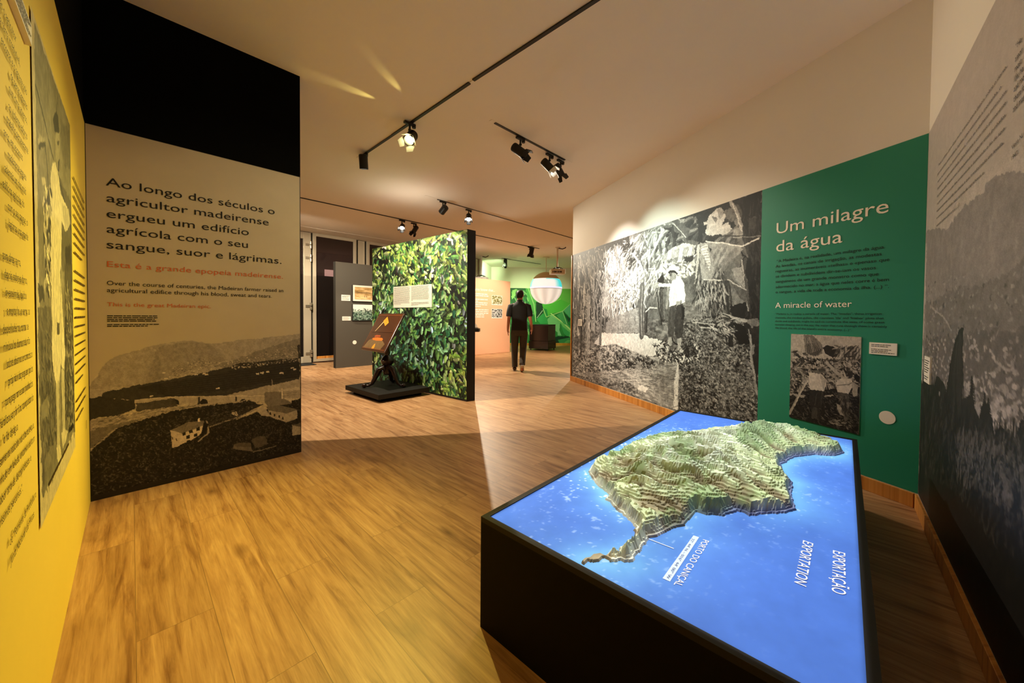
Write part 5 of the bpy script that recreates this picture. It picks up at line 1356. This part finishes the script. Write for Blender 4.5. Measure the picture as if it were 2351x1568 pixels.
# ------------------------------------------------------------------ the walking person
def skin(name, nodes, edges, m, parent, sub=2, root=0):
    I = root_inv(parent)
    me = bpy.data.meshes.new(name); me.from_pydata([tuple(I @ Vector(p)) for p, r in nodes], edges, []); me.update()
    o = link(bpy.data.objects.new(name, me), parent)
    o.modifiers.new('skin', 'SKIN').use_smooth_shade = True
    if not me.skin_vertices:
        bpy.context.view_layer.objects.active = o
    sv = me.skin_vertices[0].data if me.skin_vertices else None
    if sv is None:
        bm = bmesh.new(); bm.from_mesh(me); bm.verts.layers.skin.verify(); bm.to_mesh(me); bm.free(); sv = me.skin_vertices[0].data
    for i, (p, r) in enumerate(nodes):
        sv[i].radius = r if isinstance(r, tuple) else (r, r)
        sv[i].use_root = (i == root)
    s = o.modifiers.new('subdivision', 'SUBSURF'); s.levels = sub; s.render_levels = sub
    me.materials.append(m)
    return o
pe0 = Vector((.165, 8.12, 0))
pe = thing('person', pe0, 'person walking away in a black polo shirt, grey trousers and dark shoes', 'person')
def q(x, y, z): return pe0 + Vector((x, y, z))
nodes = [(q(0, 0, .96), (.13, .10)), (q(0, .0, 1.12), (.12, .09)), (q(0, .01, 1.32), (.14, .10)), (q(0, 0, 1.47), (.075, .07)), (q(.005, .015, 1.56), .055), (q(.012, .03, 1.63), (.068, .075)), (q(.015, .03, 1.71), (.074, .088)), (q(.015, .025, 1.77), (.05, .06))]
edges = [(0, 1), (1, 2), (2, 3), (3, 4), (4, 5), (5, 6), (6, 7)]
def limb(start, pts):
    prev = start
    for p, r in pts:
        nodes.append((p, r)); edges.append((prev, len(nodes) - 1)); prev = len(nodes) - 1
    return prev
lk_ = limb(0, [(q(-.095, .0, .88), .085), (q(-.10, .03, .50), .058), (q(-.10, -.01, .30), .052), (q(-.095, -.06, .09), .036), (q(-.10, .04, .045), .036), (q(-.105, .12, .03), .028)])
rk_ = limb(0, [(q(.095, .0, .88), .085), (q(.09, .02, .50), .058), (q(.075, -.16, .34), .05), (q(.06, -.30, .16), .036), (q(.06, -.24, .06), .034), (q(.06, -.16, .03), .026)])
lw = limb(3, [(q(-.18, 0, 1.43), .055), (q(-.235, -.03, 1.17), .042), (q(-.255, .05, .95), .030)])
rw = limb(3, [(q(.18, 0, 1.43), .055), (q(.235, -.05, 1.17), .042), (q(.275, .06, .98), .030)])
for sgn, w_, base in ((-1, lw, q(-.258, .065, .89)), (1, rw, q(.285, .085, .92))):
    pm_ = limb(w_, [(base, (.030, .022))])
    for k, (dy, L_) in enumerate(((-.024, .070), (-.008, .082), (.010, .080), (.026, .066))):
        limb(pm_, [(base + Vector((0, dy, -.038)), .0105), (base + Vector((-sgn * .006, dy + .004, -.038 - L_ * .5)), .0088), (base + Vector((-sgn * .018, dy + .010, -.038 - L_)), .0078)])
    limb(pm_, [(base + Vector((-sgn * .012, .034, -.004)), .0115), (base + Vector((-sgn * .02, .052, -.03)), .0098), (base + Vector((-sgn * .026, .056, -.058)), .0082)])
skin('body', nodes, edges, M['skin'], pe)
HR = Matrix.Rotation(-.5, 3, 'Z')   # head turned a little to the right
hc_ = q(.015, .03, 1.69)
mb = MB()
for t_ in (-1, 1): mb.ball(hc_ + HR @ Vector((t_ * .074, .0, -.02)), .018, 10, 8)
mb.build('ear', M['skin'], pe, smooth=True)
mb = MB(); mb.tube([hc_ + HR @ Vector((0, .088, .005)), hc_ + HR @ Vector((0, .112, -.032)), hc_ + HR @ Vector((0, .09, -.042))], [.008, .013, .008], 8); mb.build('nose', M['skin'], pe, smooth=True)
mb = MB()
for t_ in (-1, 1): mb.ball(hc_ + HR @ Vector((t_ * .03, .083, -.002)), .010, 8, 6)
mb.build('eyes', M['hair'], pe, smooth=True)
mb = MB(); mb.tube([hc_ + HR @ Vector((-.02, .088, -.065)), hc_ + HR @ Vector((0, .094, -.066)), hc_ + HR @ Vector((.02, .088, -.065))], .005, 6); mb.build('mouth', M['terracotta_ink'], pe, smooth=True)
mb = MB(); rings = []
for z, rx, ry, oy in ((-.075, .058, .03, -.055), (-.045, .074, .060, -.034), (-.01, .081, .082, -.020), (.03, .083, .094, -.010), (.065, .076, .090, -.002), (.092, .054, .066, .0), (.105, .02, .026, .0)):
    rings.append([hc_ + HR @ Vector((rx * math.cos(2 * PI * k / 24), oy + ry * math.sin(2 * PI * k / 24), z)) for k in range(24)])
mb.rings(rings).build('hair', M['hair'], pe, smooth=True)
mb = MB(); rings = []
for z, rx, ry in ((.90, .185, .135), (1.0, .178, .130), (1.12, .168, .122), (1.25, .185, .130), (1.36, .200, .132), (1.43, .200, .128), (1.475, .155, .108), (1.515, .098, .088), (1.545, .070, .072), (1.575, .066, .070)):
    rings.append([q(rx * math.cos(2 * PI * k / 28), .004 + ry * math.sin(2 * PI * k / 28), z) for k in range(28)])
mb.rings(rings)
for sgn in (-1, 1):
    mb.tube([q(sgn * .135, 0, 1.44), q(sgn * .19, -.002, 1.425), q(sgn * .222, -.02, 1.30), q(sgn * .236, -.032, 1.205)], [.066, .074, .068, .064], 16)
mb.build('polo_shirt', M['polo'], pe, smooth=True)
mb = MB(); rings = []
for z, rx, ry in ((.78, .150, .112), (.86, .178, .128), (.95, .172, .126), (1.02, .166, .122)):
    rings.append([q(rx * math.cos(2 * PI * k / 28), ry * math.sin(2 * PI * k / 28), z) for k in range(28)])
mb.rings(rings)
mb.tube([q(-.088, 0, .92), q(-.095, .004, .84), q(-.10, .03, .50), q(-.10, -.005, .30), q(-.096, -.055, .085)], [.088, .098, .078, .068, .062], 18)
mb.tube([q(.088, 0, .92), q(.094, .002, .84), q(.09, .022, .50), q(.075, -.155, .345), q(.062, -.285, .175)], [.088, .098, .078, .068, .062], 18)
mb.build('trousers', M['trousers'], pe, smooth=True)
def shoe(heel, toe, up):
    h, t = Vector(heel), Vector(toe); d = (t - h).normalized(); sd = Vector((d.y, -d.x, 0)).normalized(); u = sd.cross(d)
    if u.z < 0: u = -u
    L_ = .27; mb = MB(); rings = []
    for f_, w_, hh in ((0, .030, .055), (.08, .038, .075), (.3, .040, .085), (.55, .044, .062), (.8, .046, .045), (.95, .034, .034), (1, .012, .022)):
        c0 = h + d * (L_ * f_)
        rings.append([c0 + sd * (w_ * math.cos(2 * PI * k / 16)) + u * (hh * (.5 + .5 * math.sin(2 * PI * k / 16)) + .012) for k in range(16)])
    s_ = mb.rings(rings).build('shoe', M['shoe'], pe, smooth=True)
    mb = MB(); mb.rings([[h + d * (L_ * f_) + sd * w_ + u * z_ for f_, w_ in ((0, -.032), (.5, -.042), (.85, -.044), (1, -.01), (1, .01), (.85, .044), (.5, .042), (0, .032))] for z_ in (0.0, .018)])
    mb.build('sole', M['sole'], s_)
shoe(q(-.095, -.11, .002), q(-.105, .16, .002), 0)
shoe(q(.062, -.375, .155), q(.06, -.175, .01), 0)

# ------------------------------------------------------------------ exhibition table with the island relief
T = .432
tL = Vector((-.1137, 1.3872)); tB = Vector((1.4047, 3.0521)); tR = Vector((2.2067, 2.3238))
ex = (tB - tL).normalized(); ey = Vector((ex.y, -ex.x)); TW = (tB - tL).length; TH_ = 1.092
tF = tL + ey * TH_; tR = tB + ey * TH_
def tp(a, b, z=T): v = tL + ex * a + ey * b; return Vector((v.x, v.y, z))
def to_t(px, py, z=T):
    v = on_z(px, py, z); w = v.xy - tL; return w.dot(ex), w.dot(ey)
et = thing('exhibition_table', tp(TW / 2, TH_ / 2, 0), 'low black exhibition table showing a projected island relief in a blue sea', 'display table')
RM = .024
MB().prism([tp(0, 0).xy, tp(0, TH_).xy, tp(TW, TH_).xy, tp(TW, 0).xy], 0.0, T - .02).build('body', M['black_lacquer'], et)
mb = MB()
for a0_, b0_, a1_, b1_ in ((0, 0, TW, RM), (0, TH_ - RM, TW, TH_), (0, RM, RM, TH_ - RM), (TW - RM, RM, TW, TH_ - RM)):
    mb.prism([tp(a0_, b0_).xy, tp(a0_, b1_).xy, tp(a1_, b1_).xy, tp(a1_, b0_).xy], T - .02, T)
mb.build('rim', M['charcoal'], et)
zc = zz(1090, 920, 2.42)
coast_px = [(2050, 285), (2000, 300), (1950, 302), (1890, 296), (1830, 302), (1780, 312), (1740, 330), (1705, 352), (1702, 375), (1712, 405), (1735, 432), (1772, 455), (1762, 490), (1765, 530), (1772, 570), (1786, 602), (1740, 612), (1690, 622), (1610, 624), (1560, 628), (1530, 636), (1490, 614), (1450, 606), (1410, 622), (1370, 634), (1320, 626), (1290, 630), (1240, 612), (1200, 640), (1160, 690), (1120, 690), (1090, 712), (1050, 724), (1010, 752), (975, 760), (955, 782), (925, 800), (912, 834), (885, 842), (880, 886), (835, 890), (815, 878), (760, 892), (742, 884), (722, 872), (690, 888), (640, 884), (622, 884), (610, 908), (598, 900), (606, 878), (640, 868), (660, 860), (700, 858), (735, 866), (748, 842), (800, 848), (812, 820), (832, 800), (870, 778), (886, 750), (878, 716), (896, 704), (866, 668), (830, 636), (826, 616), (782, 598), (756, 570), (738, 545), (752, 520), (716, 490), (690, 470), (652, 430), (634, 392), (650, 356), (690, 340), (740, 322), (792, 318), (820, 280), (880, 262), (950, 236), (1020, 214), (1100, 206), (1180, 196), (1280, 182), (1380, 178), (1480, 176), (1580, 176), (1680, 182), (1780, 190), (1860, 202), (1940, 222), (2010, 246)]
coast = np.array([to_t(*zc(x, y)) for x, y in coast_px])
def inside(P, X, Y):
    ins = np.zeros(X.shape, bool); n = len(P)
    for i in range(n):
        (ax, ay), (bx, by) = P[i], P[(i + 1) % n]
        if ay == by: continue
        ins ^= ((ay > Y) != (by > Y)) & (X < (bx - ax) * (Y - ay) / (by - ay) + ax)
    return ins
def seg_dist(P, X, Y):
    d = np.full(X.shape, 9.0); n = len(P)
    for i in range(n):
        a_, b_ = P[i], P[(i + 1) % n]; v = b_ - a_; L2 = v @ v + 1e-12
        t = np.clip(((X - a_[0]) * v[0] + (Y - a_[1]) * v[1]) / L2, 0, 1)
        d = np.minimum(d, np.hypot(X - a_[0] - t * v[0], Y - a_[1] - t * v[1]))
    return d
class Flat:   # a drawing frame on the table top for value noise
    def __init__(self, w, h): self.w, self.h = w, h; self.Y, self.X = np.mgrid[0:h, 0:w].astype(float)
    noise = Canvas.noise
# sea
sw, sh_ = 440, 216
sa_ = np.linspace(RM, TW - RM, sw); sb_ = np.linspace(RM, TH_ - RM, sh_)
SA, SB = np.meshgrid(sa_, sb_)
fs = Flat(sw, sh_)
dist = seg_dist(coast, SA, SB)
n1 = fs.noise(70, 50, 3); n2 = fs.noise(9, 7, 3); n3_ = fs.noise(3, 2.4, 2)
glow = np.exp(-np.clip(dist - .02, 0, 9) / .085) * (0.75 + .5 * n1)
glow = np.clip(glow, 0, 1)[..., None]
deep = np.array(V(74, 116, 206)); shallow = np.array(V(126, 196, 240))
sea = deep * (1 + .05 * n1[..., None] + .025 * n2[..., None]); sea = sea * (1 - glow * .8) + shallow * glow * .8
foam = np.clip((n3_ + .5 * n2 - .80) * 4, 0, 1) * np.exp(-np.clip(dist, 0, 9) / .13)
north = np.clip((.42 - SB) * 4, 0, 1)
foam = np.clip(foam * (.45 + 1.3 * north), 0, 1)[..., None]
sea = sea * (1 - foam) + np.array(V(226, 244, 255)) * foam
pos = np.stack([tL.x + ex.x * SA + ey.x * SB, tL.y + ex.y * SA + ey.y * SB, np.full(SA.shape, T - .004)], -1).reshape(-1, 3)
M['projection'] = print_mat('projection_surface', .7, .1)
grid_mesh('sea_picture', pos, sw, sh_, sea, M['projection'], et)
# relief cut in layers
x0_, y0_ = coast.min(0) - .01; x1_, y1_ = coast.max(0) + .01
gw, gh = 430, 300
IA, IB = np.meshgrid(np.linspace(x0_, x1_, gw), np.linspace(y0_, y1_, gh))
fi = Flat(gw, gh)
jx, jy = fi.noise(10, 10, 3) * .006, fi.noise(10, 10, 3) * .006
ins = inside(coast, IA + jx, IB + jy); dd_ = seg_dist(coast, IA + jx, IB + jy)
na = fi.noise(60, 60, 4); nc = fi.noise(7, 7, 3)
sp_ = Canvas.noise(fi, 90, 60, 2) * 14; X0_ = fi.X; fi.X = np.clip(fi.X + sp_, 0, gw - 1); nb = fi.noise(20, 64, 4); fi.X = X0_
ridge_ = 1 - np.abs(nb) * 1.5
hh = .016 + .034 * np.clip(dd_ / .022, 0, 1) + .125 * np.clip(dd_ / .30, 0, 1) ** .85
hh = hh * (.84 + .16 * na) * (.70 + .36 * ridge_) + nc * .0016
hh *= np.clip(.35 + dd_ / .035, 0, 1)
LY = .0075
hq = np.clip(np.floor(hh / LY), 1, 30) * LY
hq = np.where(ins, hq, 0)
pos = np.stack([tL.x + ex.x * IA + ey.x * IB, tL.y + ex.y * IA + ey.y * IB, T - .004 + hq], -1).reshape(-1, 3)
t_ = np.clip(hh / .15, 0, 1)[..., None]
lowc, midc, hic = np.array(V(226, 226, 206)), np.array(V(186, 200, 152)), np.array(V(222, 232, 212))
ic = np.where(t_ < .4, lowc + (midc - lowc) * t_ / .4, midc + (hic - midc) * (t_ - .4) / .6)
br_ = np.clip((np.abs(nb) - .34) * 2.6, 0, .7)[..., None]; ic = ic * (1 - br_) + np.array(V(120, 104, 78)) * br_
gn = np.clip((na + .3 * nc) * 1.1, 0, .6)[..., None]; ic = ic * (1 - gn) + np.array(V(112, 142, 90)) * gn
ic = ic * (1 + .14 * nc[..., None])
lowm = np.clip(1 - (hq - LY) / (3.2 * LY), 0, 1)[..., None] * np.clip((IB - .5) * 5, 0, 1)[..., None]; ic = ic * (1 - .62 * lowm) + np.array(V(70, 84, 150)) * .62 * lowm  # blue projector spill painted on the low near-side layers
k4 = ins[:-1, :-1] | ins[1:, :-1] | ins[:-1, 1:] | ins[1:, 1:]
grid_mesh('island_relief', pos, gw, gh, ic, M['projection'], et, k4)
M['projected_white'] = mat('projected_white', (.95, .97, 1, 1), .7, spec=.1)
def tpx(x, y): return on_z(x, y, T - .0025)
for nm_, txt, o_, e_, u_ in (('portuguese_heading', 'EXPORTA\u00c7\u00c3O', (1912.5, 1263), (1909.4, 1358), (1942.5, 1270.5)), ('english_heading', 'EXPORTATION', (1844, 1240), (1823.5, 1336), (1869, 1248.5)), ('place_name', 'PORTO DO CANI\u00c7AL', (1614, 1238), (1546.6, 1341.5), (1629.5, 1242.5))):
    L = Lettering(); O = tpx(*o_); L.affine(txt, O, tpx(*e_) - O, tpx(*u_) - O)
    L.build(nm_, M['projected_white'], et, 'white projected lettering')
L = Lettering()
lf = [tpx(*zc(*p)) for p in ((1215, 747), (1247, 757), (1085, 1003), (1043, 985))]
L.add([v - Vector((0, 0, .0006)) for v in lf], [(0, 1, 2, 3)])
a_, b_ = tpx(*zc(958, 764)), tpx(*zc(1106, 821)); w_ = Vector((b_.y - a_.y, a_.x - b_.x, 0)).normalized() * .0022
L.add([a_ - w_, b_ - w_, b_ + w_, a_ + w_], [(0, 1, 2, 3)])
L.build('projected_tag', mat('projected_pale_blue', srgb(206, 224, 248), .7, spec=.1), et)
L = Lettering(); O = tpx(*zc(1208, 765)); X_ = tpx(*zc(1062, 985)) - O; Y_ = (tpx(*zc(1228, 770)) - O) * .8
L.affine('32\u00b0 44\u2032 N \u2013 016\u00b0 44\u2032 00\u2033 W', O, X_, Y_); L.build('tag_lettering', mat('projected_blue_ink', srgb(90, 110, 150), .7, spec=.1), et)

# white projector beam cut to the table; the thrown picture is in the surface colours
pj = Vector((.92, 2.45, 3.16)); tgt = tp(TW / 2, TH_ / 2, T)
pl0 = lamp('map_projector_beam', pj, tgt, 430, (.93, .96, 1.0), 70, 0.0, .012)
shaped_beam(pl0, edges_of(pl0, [tp(a_, b_) for a_, b_ in ((RM, RM), (TW - RM, RM), (TW - RM, TH_ - RM), (RM, TH_ - RM))], tgt))

# ------------------------------------------------------------------ ceiling tracks and spotlights
def track(pts, w, lab, th=.02):
    a_, b_ = on_z(*pts[0], HC), on_z(*pts[1], HC); d_ = (b_ - a_).normalized(); s_ = Vector((-d_.y, d_.x, 0)) * w / 2
    t = thing('lighting_track', (a_ + b_) / 2, lab, 'lighting track')
    return t, a_, b_, d_, s_
def rail(t, a_, b_, s_, z0, z1, m, name='rail'):
    up = lambda v, z: Vector((v.x, v.y, z))
    MB().hexa([up(a_ - s_, z0), up(b_ - s_, z0), up(b_ + s_, z0), up(a_ + s_, z0), up(a_ - s_, z1), up(b_ - s_, z1), up(b_ + s_, z1), up(a_ + s_, z1)]).build(name, m, t)
t, a_, b_, d_, s_ = track([(829, 358), (1372, 0)], .028, 'long black lighting track running diagonally out at the top of the view')
g1, g2_ = on_z(1078, 189, HC), on_z(1087, 182.5, HC)
rail(t, a_, g1, s_, HC - .012, HC - .001, M['black']); rail(t, g2_, b_ + d_ * 1.6, s_, HC - .012, HC - .001, M['black']); rail(t, a_ - d_ * .08, b_ + d_ * 1.6, s_ * 1.5, HC - .004, HC - .0005, M['ceiling'], 'trim_strip')
t, a_, b_, d_, s_ = track([(1136, 280.6), (1311, 373.5)], .028, 'short black lighting track carrying three black spotlights')
rail(t, a_, b_ - d_ * .14, s_, HC - .012, HC - .001, M['black']); rail(t, a_ - d_ * .06, b_, s_ * 1.5, HC - .004, HC - .0005, M['ceiling'], 'trim_strip')
t, a_, b_, d_, s_ = track([(1004, 456.8), (1313, 546)], .022, 'thin lighting track reaching the end of the mural wall')
rail(t, a_, b_ + d_ * .6, s_, HC - .012, HC - .001, M['gasket']); rail(t, a_ - d_ * .25, b_, s_ * 1.8, HC - .004, HC - .0005, M['ceiling'], 'trim_strip')
t, a_, b_, d_, s_ = track([(687, 452.5), (1238, 570.5)], .026, 'thin lighting track passing over the leafy stand')
rail(t, a_ - d_ * 1.5, b_, s_, HC - .012, HC - .001, M['gasket']); collapse(t)
t, a_, b_, d_, s_ = track([(1152, 592.5), (1241, 606)], .03, 'lighting track far back above the orange stand')
rail(t, a_, b_, s_, HC - .012, HC - .001, M['gasket']); collapse(t)

def spotlight(px, aim, lab, kind='barn', length=.16, rad=.048, lens='lens_dark', light=None, drop=.10, group='black track spotlights', open_=.35, cut=None, flap='black'):
    c0 = on_z(px[0], px[1], HC)
    t = thing('track_spotlight', (c0.x, c0.y, HC), lab, 'spotlight', group)
    a_ = Vector(aim) - (c0 - Vector((0, 0, drop))); a_.normalize()
    td = E_ if kind != 'plain1' else N_
    R = Matrix.Rotation(math.atan2(td.y, td.x), 3, 'Z')
    mb = MB(); mb.box((c0.x, c0.y, HC - .024), (.13, .032, .024), R); mb.cyl(c0 + R @ Vector((.05, 0, -.02)), c0 + R @ Vector((.05, 0, -.052)), .02, n=12); mb.build('adapter', M['black'], t, bevel=.002)
    mb = MB(); mb.cyl(c0 + Vector((0, 0, -.035)), c0 + Vector((0, 0, -drop + .01)), .011, n=10); mb.ball(c0 + Vector((0, 0, -drop + .012)), .017, 10, 8); mb.build('stem', M['black'], t, smooth=True)
    x_ = a_.orthogonal().normalized() if abs(a_.z) > .98 else a_.cross(Vector((0, 0, 1))).normalized()
    y_ = x_.cross(a_)
    if y_.z < 0: y_ = -y_
    o_ = c0 - Vector((0, 0, drop)) - y_ * (rad + .004)
    bk, fr = o_ - a_ * (length * .42), o_ + a_ * (length * .58)
    ring = lambda p, r, n=28: [p + (x_ * math.cos(2 * PI * k / n) + y_ * math.sin(2 * PI * k / n)) * r for k in range(n)]
    mb = MB(); mb.rings([ring(bk, rad * .82), ring(bk + a_ * .006, rad * .96), ring(bk + a_ * .014, rad), ring(fr, rad), ring(fr - a_ * .001, rad * .9), ring(fr - a_ * .03, rad * .8)], cap=True)
    for k in range(3):
        p_ = bk + a_ * (.02 + .016 * k); mb.rings([ring(p_, rad * 1.03), ring(p_ + a_ * .006, rad * 1.03)])
    mb.build('body', M['black'], t, smooth=True)
    mb = MB(); p_ = fr - a_ * .026; mb.rings([ring(p_, rad * .78), ring(p_ + a_ * .004, rad * .78)]); mb.build('lens', M[lens], t, smooth=True)
    if kind == 'barn':
        mb = MB(); h_ = rad * 1.02
        mb.rings([ring(fr - a_ * .004, rad * 1.12), ring(fr + a_ * .006, rad * 1.12), ring(fr + a_ * .006, rad * .95), ring(fr - a_ * .004, rad * .95)], cap=False)
        mb.build('front_ring', M['black'], t, smooth=True)
        for n_, w_ in ((x_, y_), (-x_, y_), (y_, x_), (-y_, x_)):
            b0_ = fr + a_ * .006 + n_ * h_; out = (a_ * math.cos(open_) + n_ * math.sin(open_)); L_ = rad * 1.35
            p4 = [b0_ - w_ * h_ * .9, b0_ + w_ * h_ * .9, b0_ + w_ * h_ * .62 + out * L_, b0_ - w_ * h_ * .62 + out * L_]
            th_ = n_ * .0022
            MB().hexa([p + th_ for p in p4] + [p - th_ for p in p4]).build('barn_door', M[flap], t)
    if kind == 'hood':
        mb = MB()
        sq_ = lambda p, h: [p + x_ * sx_ * h + y_ * sy_ * h for sx_, sy_ in ((-1, -1), (1, -1), (1, 1), (-1, 1))]
        mb.rings([sq_(fr - a_ * .01, rad * .98), sq_(fr + a_ * .055, rad * 1.06), sq_(fr + a_ * .055, rad * 1.02), sq_(fr + a_ * .002, rad * .94)], cap=False); mb.build('hood', M['black'], t)
    if light:
        w_, col_, ang, bl, sz = light
        l = lamp(lab.split(',')[0][:40], fr - a_ * .016, fr + a_, w_, col_, ang, bl, sz); l.name = 'lamp_beam'
        if cut: shaped_beam(l, edges_of(l, cut[:2], cut[2], False))
    return t
G_ = 'black track spotlights'
spotlight((837, 352), (-2.0, 5.5, 0.0), 'plain black cylinder spotlight at the inner end of the long track, pointing down', 'plain1', .17, .052, 'lens_white', (480, (1.0, .86, .64), 118, .10, .02), cut=(on_z(691, 1013), on_z(1118, 993), (-2, 6, 0)))
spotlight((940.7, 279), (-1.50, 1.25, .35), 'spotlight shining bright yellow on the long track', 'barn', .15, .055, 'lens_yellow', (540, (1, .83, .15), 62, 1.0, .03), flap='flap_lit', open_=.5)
spotlight((1195, 314), (2.12, 3.75, 1.5), 'black spotlight with flaps on the short track, farthest from the mural wall', 'barn', .16, .05, 'lens_dark', (150, SOFT, 60, .9, .03))
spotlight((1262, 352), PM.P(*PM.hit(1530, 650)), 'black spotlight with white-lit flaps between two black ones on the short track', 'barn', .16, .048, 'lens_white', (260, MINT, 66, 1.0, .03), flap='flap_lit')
spotlight((1287, 366), PM.P(*PM.hit(1425, 640)), 'black spotlight pointing steeply down on the short track, nearest the mural wall', 'barn', .16, .045, 'lens_white', (330, COOL, 58, 1.0, .03))
spotlight((1017, 461), (-3.5, 8.6, 1.3), 'short black spotlight without flaps at the inner end of the thin track', 'plain', .15, .058, 'lens_white', (260, SOFT, 56, .7, .03))
spotlight((1076, 480), (-.55, 3.6, 0.0), 'lit white spotlight on the thin track directly above the leafy stand', 'barn', .17, .05, 'lens_white', (80, SOFT, 70, .7, .03))
spotlight((923, 504), (-1.9, 4.0, 0.2), 'small lit spotlight facing the room, on the track with an unlit black one', 'barn', .13, .05, 'lens_white', (60, SOFT, 60, .7, .03))
spotlight((950, 511), (-2.9, 7.0, 1.2), 'unlit black spotlight with open flaps beside a small lit spotlight', 'barn', .17, .05)
spotlight((1216, 566), (.1, 10.9, 1.0), 'black spotlight hanging alone near the projector pole', 'barn', .2, .065)
spotlight((1160, 593), (-.3, 12.2, .6), 'small far black spotlight above the orange stand', 'barn', .2, .062)

# two thin spots added for light leaking past the yellow lamp's flaps
for (a0, a1), w_, an in (((( 912, 264), (760, 178)), 11.0, 17), (((947, 258), (868, 140)), 8.0, 15)):
    p_, t_ = on_z(*a0, HC - .075), on_z(*a1, HC + .035)
    l = lamp('beam_leak', p_, t_, w_, (1, .80, .2), an, .9, .01)

# unseen lamps added above the partitions to brighten the ceiling
for p_, w_ in (((-1.7, 6.1, 2.50), 13), ((-1.6, 10.75, 2.5), 9)):
    l = lamp('ceiling_fill', p_, (p_[0], p_[1], 3.2), w_, (1, .88, .68), 165, 1.0, .15)
